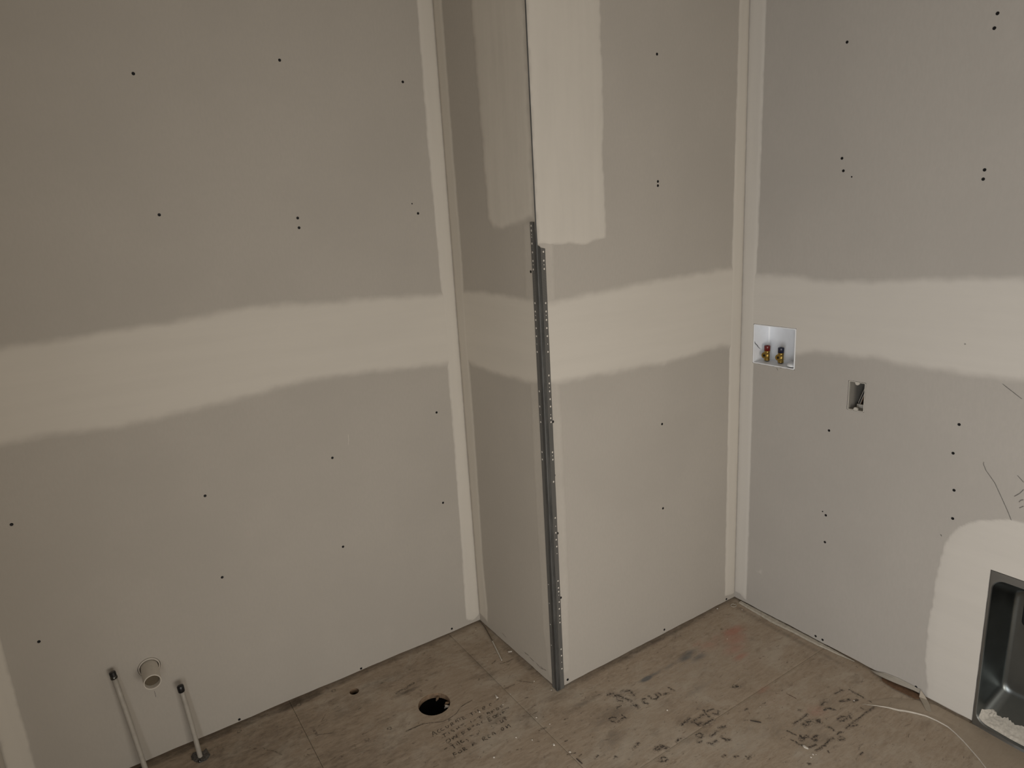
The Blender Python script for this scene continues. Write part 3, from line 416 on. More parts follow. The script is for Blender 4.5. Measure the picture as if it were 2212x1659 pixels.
def sheet(x0, x1, y0, y1, step, holes=()):
    nx = max(2, round((x1-x0)/step)); ny = max(2, round((y1-y0)/step))
    X = np.linspace(x0, x1, nx+1); Y = np.linspace(y0, y1, ny+1)
    V = []; F = []
    side = []
    def zz(i, j): return -.0005 if i in (0, nx) or j in (0, ny) else 0.0
    for j in range(ny+1):
        for i in range(nx+1): V.append((X[i], Y[j], zz(i, j)))
    cut = set()
    for hx, hy, hr in holes:
        i0 = int(np.searchsorted(X, hx-hr*1.15)-1); i1 = int(np.searchsorted(X, hx+hr*1.15)); j0 = int(np.searchsorted(Y, hy-hr*1.15)-1); j1 = int(np.searchsorted(Y, hy+hr*1.15))
        for j in range(j0, j1):
            for i in range(i0, i1): cut.add((i, j))
        ring = [(i, j0) for i in range(i0, i1)]+[(i1, j) for j in range(j0, j1)]+[(i, j1) for i in range(i1, i0, -1)]+[(i0, j) for j in range(j1, j0, -1)]
        n = len(ring); base = len(V)
        for dz, rr in ((0, 1.0), (-.0008, .985), (-TH, .985)):
            for i, j in ring:
                d = Vector((X[i]-hx, Y[j]-hy)).normalized(); w = 1+.012*wob(math.atan2(d.y, d.x), 2)
                V.append((hx+d.x*hr*rr*w, hy+d.y*hr*rr*w, dz))
        for k in range(n):
            a = ring[k][1]*(nx+1)+ring[k][0]; k2 = (k+1) % n; b = ring[k2][1]*(nx+1)+ring[k2][0]
            F.append((a, b, base+k2, base+k))
            for q in range(2):
                side.append(len(F)); F.append((base+q*n+k, base+q*n+k2, base+(q+1)*n+k2, base+(q+1)*n+k))
    for j in range(ny):
        for i in range(nx):
            if (i, j) in cut: continue
            a = j*(nx+1)+i; F.append((a, a+1, a+nx+2, a+nx+1))
    edge = [(i, 0) for i in range(nx)]+[(nx, j) for j in range(ny)]+[(i, ny) for i in range(nx, 0, -1)]+[(0, j) for j in range(ny, 0, -1)]
    base = len(V); n = len(edge)
    for i, j in edge: V.append((X[i], Y[j], -TH))
    for k in range(n):
        k2 = (k+1) % n; a = edge[k][1]*(nx+1)+edge[k][0]; b = edge[k2][1]*(nx+1)+edge[k2][0]
        F.append((b, a, base+k, base+k2))
    o = from_py('plywood_sheet', V, F, FLOORM, floor); stain_attrs(o.data); o.data.materials.append(WOOD)
    for q in side: o.data.polygons[q].material_index = 1
    return o
g = .0006
H1 = (-.371, -.3155, .0545); H2 = (-.5685, -.0848, .0165)
sheet(EX-.02, -.7705-g, -.93+g, .11, .012)
sheet(-.7705+g, -.1415-g, -.93+g, .11, .006, (H1, H2))
sheet(-.1415+g, CX+.15, -.93+g, .11, .006)
sheet(-.62+g, CX+.15, -1.75, -.93-g, .007)
sheet(EX-.02, -.62-g, -1.75, -.93-g, .03)
sheet(EX-.02, CX+.15, REAR-.1, -1.75-2*g, .06)
# a brown strip of fibres hanging in the big hole
for k, (dx, dy, c) in enumerate(((.040, -.028, 0), (.049, -.012, 0), (.032, .036, 1))):
    V, F = tube([(H1[0]+dx, H1[1]+dy, -.012), (H1[0]+dx*.82, H1[1]+dy*.82, -.010), (H1[0]+dx*.72, H1[1]+dy*.8+.004, -.020)], [.004, .005, .002], 6)
    o = from_py('wood_splinter', V, F, CRUMB if k == 0 else WOOD, floor)

# ------------------------------------------------------------------ joint compound: thin tapering skins on the boards
def resample(P, n):
    P = np.array(P); s = np.r_[0, np.cumsum(np.hypot(*np.diff(P, axis=0).T))]; t = np.linspace(0, s[-1], n)
    return np.c_[np.interp(t, s, P[:, 0]), np.interp(t, s, P[:, 1])]
def signed(P, pts):
    P = np.asarray(P); Q = np.roll(P, -1, 0); inside = np.zeros(len(pts), bool); best = np.full(len(pts), 1e9)
    x, y = pts[:, 0], pts[:, 1]
    for a, b in zip(P, Q):
        c = (a[1] > y) != (b[1] > y)
        with np.errstate(divide='ignore', invalid='ignore'):
            xi = (b[0]-a[0])*(y-a[1])/(b[1]-a[1]+1e-15)+a[0]
        inside ^= c & (x < xi)
        d = b-a; L = d@d+1e-15; t = np.clip(((x-a[0])*d[0]+(y-a[1])*d[1])/L, 0, 1)
        best = np.minimum(best, np.hypot(x-a[0]-t*d[0], y-a[1]-t*d[1]))
    return np.where(inside, best, -best)
def patch(name, wall, poly, feather, thick, m, parent, step=.008, rag=.003, maxf=1.0, taper=.05, base=0.0, clip=None, hole=None):
    P = np.array(poly); lo, hi = P.min(0)-.012, P.max(0)+.012
    if clip: lo = np.maximum(lo, (clip[0], clip[2])); hi = np.minimum(hi, (clip[1], clip[3]))
    nu = max(2, int(math.ceil((hi[0]-lo[0])/step))); nz = max(2, int(math.ceil((hi[1]-lo[1])/step)))
    gu, gz = np.linspace(lo[0], hi[0], nu+1), np.linspace(lo[1], hi[1], nz+1)
    if hole:   # grid lines run exactly along the opening
        for arr, vals in ((gu, hole[:2]), (gz, hole[2:])):
            for v_ in vals:
                if arr[0] < v_ < arr[-1]: arr[int(np.argmin(abs(arr-v_)))] = v_
    U, Z = np.meshgrid(gu, gz)
    pts = np.c_[U.ravel(), Z.ravel()]; sd = signed(P, pts)
    x, y = pts[:, 0], pts[:, 1]
    sd = sd+rag*(np.sin(x*61+y*43+len(poly))*.5+np.sin(x*131-y*117+2)*.3+np.sin(x*37+y*173)*.3)
    t = base+np.clip(sd*taper, -.0008, thick); t = np.where(sd < 0, np.minimum(t, -.0002), t)
    cov = np.clip(sd/feather, 0, 1)*maxf
    keep = sd > -.010
    idx = -np.ones(len(pts), int); F = []
    q = np.arange((nu+1)*(nz+1)).reshape(nz+1, nu+1)
    quads = np.stack([q[:-1, :-1], q[:-1, 1:], q[1:, 1:], q[1:, :-1]], -1).reshape(-1, 4)
    quads = quads[(sd[quads] > -.004).any(1)]
    if hole:
        cx_ = x[quads].mean(1); cy_ = y[quads].mean(1)
        quads = quads[~((cx_ > hole[0]) & (cx_ < hole[1]) & (cy_ > hole[2]) & (cy_ < hole[3]))]
    used = np.unique(quads); idx[used] = np.arange(len(used))
    V = [FR[wall](x[i], y[i], t[i]) for i in used]
    o = from_py(name, V, idx[quads].tolist(), m, parent, True)
    a = o.data.attributes.new('cover', 'FLOAT', 'POINT'); a.data.foreach_set('value', cov[used].astype(np.float32))
    return o
def band(top, bot): return list(top)+list(bot)[::-1]
BIG = CEIL+.02
patch('joint_compound', 'A', band([(EX-.01, 1.352)]+A_TOP[:-1]+[(0, 1.35)], [(EX-.01, 1.078)]+A_BOT[:-1]+[(0, 1.067)]), .032, .0010, MUD_H, wall_left, clip=(EX, -.0005, 0, 9))
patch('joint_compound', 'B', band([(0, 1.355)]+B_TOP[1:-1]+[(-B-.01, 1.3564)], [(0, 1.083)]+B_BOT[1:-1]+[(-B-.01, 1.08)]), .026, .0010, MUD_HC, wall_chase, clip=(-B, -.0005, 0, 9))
patch('joint_compound', 'C', band([(-.01, 1.3514)]+C_TOP[1:], [(-.01, 1.078)]+C_BOT[1:]), .030, .0010, MUD_H, wall_chase, clip=(0, CX-.0005, 0, 9))
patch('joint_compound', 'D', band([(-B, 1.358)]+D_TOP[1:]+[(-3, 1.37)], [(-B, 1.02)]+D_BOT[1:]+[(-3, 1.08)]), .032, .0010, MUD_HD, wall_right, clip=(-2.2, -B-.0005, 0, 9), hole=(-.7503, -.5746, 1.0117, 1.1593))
# taped inside corners
def edge_line(P, ztop, zbot): return [(P[0][0], ztop)]+[tuple(p) for p in P]
patch('corner_tape', 'A', [(0, BIG)]+edge_line(AL, BIG, 0)[0:]+[(-.055, .026), (-.030, .018), (-.012, .026), (0, .036)], .006, .0016, MUD_V, wall_left, step=.0065, rag=.0013, clip=(-.2, -.0003, 0, CEIL), taper=.12)
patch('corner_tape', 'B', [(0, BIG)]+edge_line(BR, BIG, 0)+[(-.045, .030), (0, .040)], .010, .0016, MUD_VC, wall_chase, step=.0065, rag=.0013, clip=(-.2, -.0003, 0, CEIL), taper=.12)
patch('corner_tape', 'C', [(CX, BIG)]+edge_line(CL, BIG, 0)+[(.872, .029), (.90, .024), (CX, .022)], .006, .0016, MUD_V, wall_chase, step=.0065, rag=.0013, clip=(.7, CX-.0003, 0, CEIL), taper=.12)
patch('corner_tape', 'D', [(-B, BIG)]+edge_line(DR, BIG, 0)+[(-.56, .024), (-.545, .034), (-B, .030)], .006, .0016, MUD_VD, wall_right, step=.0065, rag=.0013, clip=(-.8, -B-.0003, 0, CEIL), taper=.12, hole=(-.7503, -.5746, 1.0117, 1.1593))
patch('corner_tape', 'A', [(EX, 2.0), (-1.4800, 2.0), (-1.4796, .563), (-1.4769, .1315), (-1.478, .02), (EX, .02)], .008, .0016, MUD_V, wall_left, step=.0065, rag=.0015, clip=(EX+.0003, -1.3, 0, CEIL), taper=.12)
patch('corner_tape', 'E', [(0, 2.0), (-.064, 2.0), (-.064, .02), (0, .02)], .008, .0016, MUD_V, wall_side, step=.0065, rag=.0015, clip=(-.3, -.0003, 0, CEIL), taper=.12)
# coats over the upper part of the outside corner
bp_ = [(-B, BIG), (-.232, BIG)]+BP[:-1]+[(-B, 1.578)]
patch('corner_coat', 'B', bp_, .020, .0014, MUD_VC, wall_chase, step=.0065, rag=.004, clip=(-B+.0004, -.1, 0, CEIL), maxf=.80)
cp_ = [(0, BIG), (.263, BIG)]+CP[:-1]+[(0, 1.506)]
patch('corner_coat', 'C', cp_, .010, .0014, MUD_V, wall_chase, step=.0065, rag=.003, clip=(.0004, .4, 0, CEIL), maxf=.92)
# thin skim left beside the bead, low relief ridge in the middle band, patch round the steel box, small smear
patch('skim_coat', 'B', [(-B, 1.57), (-.455, 1.57), (-.446, 1.35), (-.448, 1.08), (-.444, .8), (-.45, .2), (-.47, .03), (-B, .03)], .006, .0003, MUD_VC, wall_chase, rag=.001, maxf=.34, clip=(-B+.0004, -.1, 0, CEIL))
patch('skim_coat', 'C', [(0, 1.52), (.066, 1.52), (.068, 1.05), (.070, .4), (.06, .05), (0, .05)], .012, .0003, MUD_V, wall_chase, rag=.001, maxf=.26, clip=(.0004, .4, 0, CEIL))
patch('compound_patch', 'D', DP+[(-1.60, .715), (-1.75, .68), (-1.83, .55), (-1.84, .03), (-1.84, .0), (-1.28, .0)], .008, .0012, MUD_HD, wall_right, step=.0065, rag=.003, clip=(-2, 0, .0115, 2), hole=(-1.731, -1.4095, -.1, .5245))
patch('compound_smear', 'D', DSMEAR, .012, .0004, MUD_HD, wall_right, step=.003, rag=.001, maxf=.5)

# ------------------------------------------------------------------ screw heads in the boards
def screw_mesh(r):
    prof = [(.0002, -.0002), (r*.34, -.0003), (r*.40, .0003), (r*.92, .0006), (r, .0002), (r*1.02, -.0012)]
    V, F = lathe(prof, 14, Matrix.Identity(4)); me = bpy.data.meshes.new('drywall_screw'); me.from_pydata([tuple(v) for v in V], [], F)
    me.materials.append(SCREW); return me
SM = screw_mesh(.0042); SM2 = screw_mesh(.0022)
NRM = {'A': (0, -1, 0), 'B': (-1, 0, 0), 'C': (0, -1, 0), 'D': (-1, 0, 0)}
for wall, parent, L, me in (('A', wall_left, S_A, SM), ('B', wall_chase, S_B, SM), ('C', wall_chase, S_C, SM), ('D', wall_right, S_D, SM), ('D', wall_right, S_D2, SM2)):
    for i, (u, z) in enumerate(L):
        o = bpy.data.objects.new('drywall_screw', SM2 if (wall == 'A' and i == 7) else me); COL.objects.link(o); o.parent = parent
        o.location = FR[wall](u, z, .0006 if not (wall == 'C' and u < .05) else .0012)
        o.rotation_euler = (Vector(NRM[wall])).to_track_quat('Z', 'Y').to_euler()

# ------------------------------------------------------------------ marks: flat ribbons of ink, marker and pencil
def ribbons(name, wall, strokes, m, parent, lift=.0004, jag=.18):
    V, F = [], []
    for k, (w, pts) in enumerate(strokes):
        P = resample(pts, max(4, int(np.hypot(*np.diff(np.array(pts), axis=0).T).sum()/.003)+2)) if len(pts) > 1 else None
        n = len(P); base = len(V)
        for i in range(n):
            d = P[min(i+1, n-1)]-P[max(i-1, 0)]; d = d/(np.hypot(*d)+1e-12); nn = np.array([-d[1], d[0]])
            hw = w*.0005*(1+jag*wob(i*.13+k, k))*(.55 if i in (0, n-1) else 1)
            for s in (1, -1):
                q = P[i]+nn*hw*s; V.append(FR[wall](q[0], q[1], lift+.000004*k))
        for i in range(n-1): a = base+2*i; F.append((a, a+1, a+3, a+2))
    return from_py(name, V, F, m, parent)
def blotches(name, wall, strokes, m, parent, lift, jag=.3):
    V, F = [], []
    for k, (w, pts) in enumerate(strokes):
        L = float(np.hypot(*np.diff(np.array(pts), axis=0).T).sum()); P = resample(pts, max(3, int(L/(w*.00028))+2))
        for i, p in enumerate(P):
            r = w*.0005*(1+jag*wob(i*.17+k, k)); base = len(V); z = lift+.000005*i+.0000013*(k % 7)
            a0 = k*1.7+i
            for q in range(10):
                a = a0+2*math.pi*q/10; rr = r*(1+.22*wob(q*.31+i, k)); V.append(FR[wall](p[0]+rr*math.cos(a), p[1]+rr*math.sin(a), z))
            F.append(tuple(range(base, base+10)))
    return from_py(name, V, F, m, parent)
ribbons('handwriting', 'F', HANDWRITING, PEN, floor, .0006)
ribbons('pencil_line', 'F', PENCIL_ARC, PEN, floor, .0006)
blotches('ink_bleed', 'F', [(w*2.4+3, p) for w, p in INK_A+INK_B], BLEED, floor, .00015, .4)
blotches('ink_stamp', 'F', INK_A, INK, floor, .0008, .35)
blotches('ink_stamp', 'F', INK_B, INK, floor, .0008, .35)
blotches('scratch', 'F', MARKS_LEFT+MARKS_LEFT2, SMUDGE, floor, .0004, .35)
blotches('scuff', 'F', MARKS_MID, SMUDGE, floor, .0004, .35)
ribbons('red_mark', 'F', RED_SLIVER, REDINK, floor, .0006, .3)
ribbons('pencil_mark', 'D', PENCIL_D+PENCIL_D2, GRAPH, wall_right, .0016)
ribbons('pencil_mark', 'A', PENCIL_A, GRAPH, wall_left)
ribbons('scratch', 'A', SCRATCH_A, PALE, wall_left)
SCUFFM = simple('grey_brown_scuff', (.24, .215, .185), .85, var=.3, scale=160)
ribbons('scuff', 'B', SCUFF_B, SCUFFM, wall_chase, .0006, .5)
# (see below for the rings)
# worn rings where floor screws sit
for i, (x, y) in enumerate(FSCREW):
    V, F = lathe([(.0035, .0002), (.0050, .0005), (.0062, .0007), (.0075, .0005), (.0085, .0002)], 16, Matrix.Translation((x, y, 0)))
    from_py('floor_screw', V, F, SMUDGE, floor)

# ------------------------------------------------------------------ corner bead on the outside corner
bead = empty('corner_bead', (0, -B, 0), 'dark grey perforated metal corner bead on the outside wall corner, with white plaster dots', 'corner bead')
def flange(side, ztop):
    n = 90; V, F = [], []
    rows = ((.0022, .0030), (.009, .0029), (.0115, .0024), (.028 if side == 'C' else .0265, .0021))
    for i in range(n+1):
        z = .0015+(ztop-.0015)*i/n
        for q, (u, t) in enumerate(rows):
            uu = u+(.0003*wob(z, 2) if q == 3 else 0)
            zt = z-(.011*(q/3) if (i == n and side == 'C') else 0)
            V.append(FR['C'](uu, zt, t) if side == 'C' else FR['B'](-B+uu, zt, t))
    for i in range(n):
        for q in range(3): a = i*4+q; F.append((a, a+1, a+5, a+4))
    return V, F
for side, zt in (('B', 1.5725), ('C', 1.506)):
    V, F = flange(side, zt)
    o = put(from_py('flange', V, F, BEAD_S), bead); o.data.materials.append(BEAD_M)
    for k, p in enumerate(o.data.polygons): p.material_index = 1 if k % 3 == 2 else 0
V, F = [], []
for z in np.linspace(0.0, CEIL-.002, 60):
    top = z > 1.51
    # rounded nose: an arc around the corner, proud of both faces
    r = .0021 if top else .0036
    for k in range(7):
        a = R(-8+106*k/6)
        V.append((0+.0012-math.cos(R(90)-a)*r, -B+.0012-math.sin(R(90)-a)*r, z))
n = 7
for i in range(59):
    for k in range(n-1): a = i*n+k; F.append((a, a+1, a+n+1, a+n))
put(from_py('nose', V, F, BEAD_S, None, True), bead)
V, F = [], []
def dot(wall, u, z, r, t):
    base = len(V); V.append(FR[wall](u, z, t+.0005))
    for k in range(8): a = 2*math.pi*k/8; V.append(FR[wall](u+r*math.cos(a), z+r*1.15*math.sin(a), t))
    for k in range(8): F.append((base, base+1+k, base+1+(k+1) % 8))
for i, z in enumerate(DOT_C):
    dot('C', .0215+.001*wob(z, 1), z, .0027 if i % 4 != 2 else .0015, .0026)
for i, z in enumerate(DOT_B):
    dot('B', -B+.0195+.001*wob(z, 1), z, .0028 if i % 4 != 2 else .0015, .0026)
for z in (1.547, 1.53, .40, .33, .25, .17): dot('B', -B+.02, z, .0018, .0026)
o = put(from_py('plaster_dots', V, F, CRUMB), bead); tag(o, 'white plaster dots in the bead holes', kind='stuff')

# ------------------------------------------------------------------ washing machine valve box in the right wall
def ring_loft(rings, closed_last=False):
    V, F = [], []; n = len(rings[0])
    for r in rings: V += r
    for j in range(len(rings)-1):
        for k in range(n): a = j*n+k; b = j*n+(k+1) % n; F.append((a, b, b+n, a+n))
    if closed_last: F.append(tuple(range((len(rings)-1)*n, len(rings)*n)))
    return V, F
def rrect(y0, y1, z0, z1, r, x, k=5):
    "rounded rectangle in the plane x, from y0 (left in view) to y1"
    P = []; s = 1 if y1 > y0 else -1
    for cy, cz, a0 in ((y1-s*r, z1-r, 0), (y0+s*r, z1-r, 90), (y0+s*r, z0+r, 180), (y1-s*r, z0+r, 270)):
        for i in range(k+1):
            a = R(a0+90*i/k); P.append((x, cy+s*r*math.cos(a), cz+r*math.sin(a)))
    return P
wby0, wby1, wbz0, wbz1 = -.5755, -.7495, 1.0125, 1.1585
vb = empty('valve_box', (CX, -.6625, wbz0), 'white plastic washing machine valve box set into the right wall beside the corner', 'valve box')
f = .0034
V, F = ring_loft([rrect(wby0, wby1, wbz0, wbz1, .004, CX+.075), rrect(wby0, wby1, wbz0, wbz1, .004, CX-.0012), rrect(wby0-f*.3, wby1+f*.3, wbz0+f*.3, wbz1-f*.3, .004, CX-.0022),
                  rrect(wby0-f, wby1+f, wbz0+f, wbz1-f, .004, CX-.0016), rrect(wby0-f, wby1+f, wbz0+f, wbz1-f, .004, CX+.012)])
put(from_py('rim', V, F, PLASTIC), vb)
V, F = ring_loft([rrect(wby0-f, wby1+f, wbz0+f, wbz1-f, .004, CX+.006), rrect(wby0-.006, wby1+.006, wbz0+.004, wbz1-.006, .006, CX+.078), rrect(wby0-.010, wby1+.010, wbz0+.008, wbz1-.010, .006, CX+.082)], True)
put(from_py('shell', V, F, PLASTIC), vb)
V, F = tube([(CX+.003, -.5775, 1.098), (CX+.004, -.5795, 1.086), (CX+.012, -.582, 1.078), (CX+.022, -.5815, 1.068), (CX+.030, -.584, 1.060)], [.0006, .0011, .0011, .0009, .0004], 6)
put(from_py('crack', V, F, BLACK), vb)
V, F = lathe([(.0005, .010), (.017, .0095), (.0215, .007), (.023, .003), (.023, .0)], 20, Matrix.Translation((CX+.026, -.7280, wbz0+.0065)))
o = put(from_py('drain_cap', V, F, PLASTIC, None, True), vb)
VB = []
for i, (y, cm, nm) in enumerate(((-.6055, RED, 'red capped brass washing machine valve, nearer the corner in the wall box'), (-.6640, NAVY, 'dark blue capped brass washing machine valve, farther from the corner in the wall box'))):
    x = CX+.041; z0 = wbz0+.0065
    t = empty('water_valve', (x, y, z0), nm, 'valve', 'brass valves in the wall box')
    V, F = lathe([(.0085, 0), (.0105, .0005), (.0105, .005), (.0098, .006), (.0098, .030), (.0104, .031), (.0104, .037), (.0085, .0375)], 20, Matrix.Translation((x, y, z0)))
    put(from_py('body', V, F, BRASS, None, True), t)
    V, F = lathe([(.0090, .0365), (.0108, .037), (.0110, .054), (.0100, .0565), (.0060, .0565), (.0055, .055), (.0002, .055)], 20, Matrix.Translation((x, y, z0)))
    put(from_py('cap', V, F, cm, None, True), t)
    ax = axis_mat((x, y, z0+.021), (-1, -.12, 0.06))
    prof = [(.0080, .004), (.0080, .009), (.0122, .0095), (.0122, .012)]
    for q in range(4): prof += [(.0118, .0125+q*.0017), (.0106, .0133+q*.0017)]
    prof += [(.0112, .0200), (.0100, .0212), (.0046, .0212), (.0044, .014), (.0002, .014)]
    V, F = lathe(prof, 20, ax); put(from_py('hose_spout', V, F, BRASS), t)
    V, F = lathe([(.0001, .0165), (.0043, .0165), (.0043, .0170), (.0001, .0171)], 12, ax); put(from_py('spout_bore', V, F, BLACK), t)

# ------------------------------------------------------------------ receptacle box with its wires
oy0, oy1, oz0, oz1 = -.9500, -1.0060, .9115, 1.0085
rb = empty('receptacle_box', (CX, -.978, oz0), 'small open plastic electrical box with dark wires, in the right wall below the valve box', 'electrical box')
f = .0022
V, F = ring_loft([rrect(oy0, oy1, oz0, oz1, .002, CX+.06, 2), rrect(oy0, oy1, oz0, oz1, .002, CX-.0008, 2), rrect(oy0-f, oy1+f, oz0+f, oz1-f, .002, CX-.0010, 2), rrect(oy0-f, oy1+f, oz0+f, oz1-f, .002, CX+.02, 2)])
BOXP = simple('grey_white_box_plastic', (.50, .48, .44), .5, var=.03)
put(from_py('rim', V, F, BOXP), rb)
V, F = ring_loft([rrect(oy0-f, oy1+f, oz0+f, oz1-f, .002, CX+.004, 2), rrect(oy0-f*1.5, oy1+f*1.5, oz0+f*1.5, oz1-f*1.5, .003, CX+.088, 2)], True)
put(from_py('shell', V, F, simple('shaded_grey_box_plastic', (.27, .255, .23), .5, var=.03)), rb)  # shade inside the box put into the colour, same plastic as the rim
for zc, s in ((oz1-.001, -1), (oz0+.001, 1)):
    bm = bmesh.new(); P = []
    for k in range(13):
        a = R(180*k/12); P.append((-.978+.0068*math.cos(a), zc+s*(.0035+.0066*math.sin(a))))
    P = [(-.978+.0068, zc)]+P+[(-.978-.0068, zc)]
    vs = [bm.verts.new((CX-.0004, y, z)) for y, z in P]; bm.faces.new(vs)
    e = bmesh.ops.extrude_face_region(bm, geom=bm.faces[:])
    for v in [q for q in e['geom'] if isinstance(q, bmesh.types.BMVert)]: v.co.x += .006
    put(from_bm('mounting_tab', bm, BOXP), rb)
bm = bmesh.new(); box(bm, CX+.028, CX+.060, -.9965, -.966, oz0+.003, oz0+.015); put(from_bm('cable_clamp', bm, BOXP), rb)
P0 = [(.030, -.9995, 1.003), (.029, -.9925, .985), (.031, -.9815, .957), (.034, -.9725, .934), (.036, -.9715, .922)]
for k, (m, dy, dx, rr) in enumerate(((WIRE_B, 0, 0, .0030), (WIRE_B, .0035, .008, .0026), (WIRE_W, -.0042, -.003, .0012), (COPPER, -.0068, -.002, .0009), (WIRE_B, -.0070, .004, .0024), (WIRE_W, .0020, -.004, .0009), (WIRE_B, -.0105, .012, .0030), (WIRE_B, -.014, .020, .0034), (WIRE_B, .001, .018, .0034))):  # extra thick black wires at the back are added to darken the box
    V, F = tube([(CX+x+dx, max(y+dy*(.35 if q in (0, 4) else 1), -1.0015), z) for q, (x, y, z) in enumerate(P0)], rr, 7)
    put(from_py('wire', V, F, m, None, True), rb)

# ------------------------------------------------------------------ recessed steel dryer box
db = empty('dryer_vent_box', (CX, -1.57, 0), 'recessed galvanized steel dryer vent box at floor level in the right wall', 'vent box')
def dring(y0, y1, z0, z1, r, x, bow=0.0):
    P = rrect(y0, y1, z0, z1, r, x, 8); Q = []
    # subdivide the straight runs so that the bowed lower lip stays smooth
    for i in range(len(P)):
        a, b_ = Vector(P[i]), Vector(P[(i+1) % len(P)])
        k = 6 if (b_-a).length > .06 else 1
        for j in range(k): Q.append(a.lerp(b_, j/k))
    out = []
    for p in Q:
        s = max(0, min(1, (.045-p.z)/.045))*max(0, min(1, (y0-p.y)/.10))
        out.append((p.x-bow*s, p.y, p.z-.010*(bow > 0)*s))
    return out
y0, y1 = DY0-.0012, DY1+.0012
rings = [dring(y0, y1, .0005, DZ-.001, .003, CX+.03), dring(y0, y1, .0005, DZ-.001, .003, CX-.001, .012), dring(y0-.0010, y1+.001, .0015, DZ-.002, .003, CX-.002, .012)]
V, F = ring_loft(rings+[dring(y0-.0062, y1+.0062, .017, DZ-.0235, .032, CX-.0022, .012), dring(y0-.0078, y1+.0078, .019, DZ-.0255, .032, CX+.001, .008)])
put(from_py('face_frame', V, F, STEEL), db); box_V, box_F = list(V), list(F)
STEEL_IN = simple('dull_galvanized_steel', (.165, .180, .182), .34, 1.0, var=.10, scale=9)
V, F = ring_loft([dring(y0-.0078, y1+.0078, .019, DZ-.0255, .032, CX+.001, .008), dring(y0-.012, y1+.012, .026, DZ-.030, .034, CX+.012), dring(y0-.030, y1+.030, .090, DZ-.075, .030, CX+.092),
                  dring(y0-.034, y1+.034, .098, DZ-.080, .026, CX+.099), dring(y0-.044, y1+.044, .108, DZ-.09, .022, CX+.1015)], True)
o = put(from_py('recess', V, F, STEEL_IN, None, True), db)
box_F += [tuple(i+len(box_V) for i in f_) for f_ in F]; box_V += V
from mathutils.bvhtree import BVHTree
ledge_tree = BVHTree.FromPolygons([Vector(v) for v in box_V], box_F)
def on_ledge(x, y, z, gap):
    hit = ledge_tree.ray_cast(Vector((x, y, .2)), Vector((0, 0, -1)))[0]
    return z if hit is None else max(z, hit.z+gap)
V, F = lathe([(.050, .0), (.050, .115), (.0485, .115), (.0485, .0)], 28, Matrix.Translation((CX+.046, -1.5375, .385)))
put(from_py('duct_collar', V, F, DUCTM, None, True), db)
# plaster fallen on the sloping ledge
V, F = [], []
NY, NX = 70, 18
for j in range(NY+1):
    y = y0-.015-(abs(y1-y0)-.034)*j/NY; d = y0-y
    reach = (.027+.005*wob(d*4, 3)+.0022*wob(d*9, 1))*(min(1, (d-.004)/.03))+.004
    if d < .06: reach *= 1+.25*max(0, wob(d*9, 5))
    for i in range(NX+1):
        q = i/NX; bow_ = min(1, d/.10); x = CX+.0018-.0040*bow_*(1-q)+reach*1.12*q
        ledge = .0195+.0065*min(1, (x-CX-.001)/.011)+max(0, (x-CX-.012))*.80-.006*bow_*(1-q)**2
        h = .0065*(1-q**2)*min(1, .05+q*7)*min(1, max(.25, (d-.006)/.02))+.0022*mnoise.noise(Vector((x*180, y*140, 2)))*(1-q*.5)
        if i in (0, NX): h = -.02
        V.append((x, y, on_ledge(x, y, ledge+h, .0012)))
for j in range(NY):
    for i in range(NX): a = j*(NX+1)+i; F.append((a, a+1, a+NX+2, a+NX+1))
PL = simple('fallen_plaster', (.48, .45, .40), .9, var=.12, scale=140, bumpy=.4)
tag(from_py('plaster_debris', V, F, PL, None, True), 'pale crumbled plaster heaped along the ledge inside the steel vent box', 'plaster', kind='stuff')
V, F = [], []
for (yy, x0, L, w, h) in ((y0-.034, .026, .024, .013, .006), (y0-.041, .030, .016, .010, .005)):
    pts = [(CX+x0+L*q, yy-.004*math.sin(q*5), .022+.8*(x0-.012+L*q)+h*math.sin(math.pi*min(1, q+.15))) for q in np.linspace(0, 1, 8)]
    v, f_ = tube(pts, [w*.4*(1+.3*math.sin(k*2.1)) for k in range(8)], 6); F += [tuple(i+len(V) for i in ff) for ff in f_]; V += v
tag(from_py('plaster_chip', V, F, PL, None, True), 'curled pale plaster piece standing behind the heap in the steel vent box', 'plaster chip')

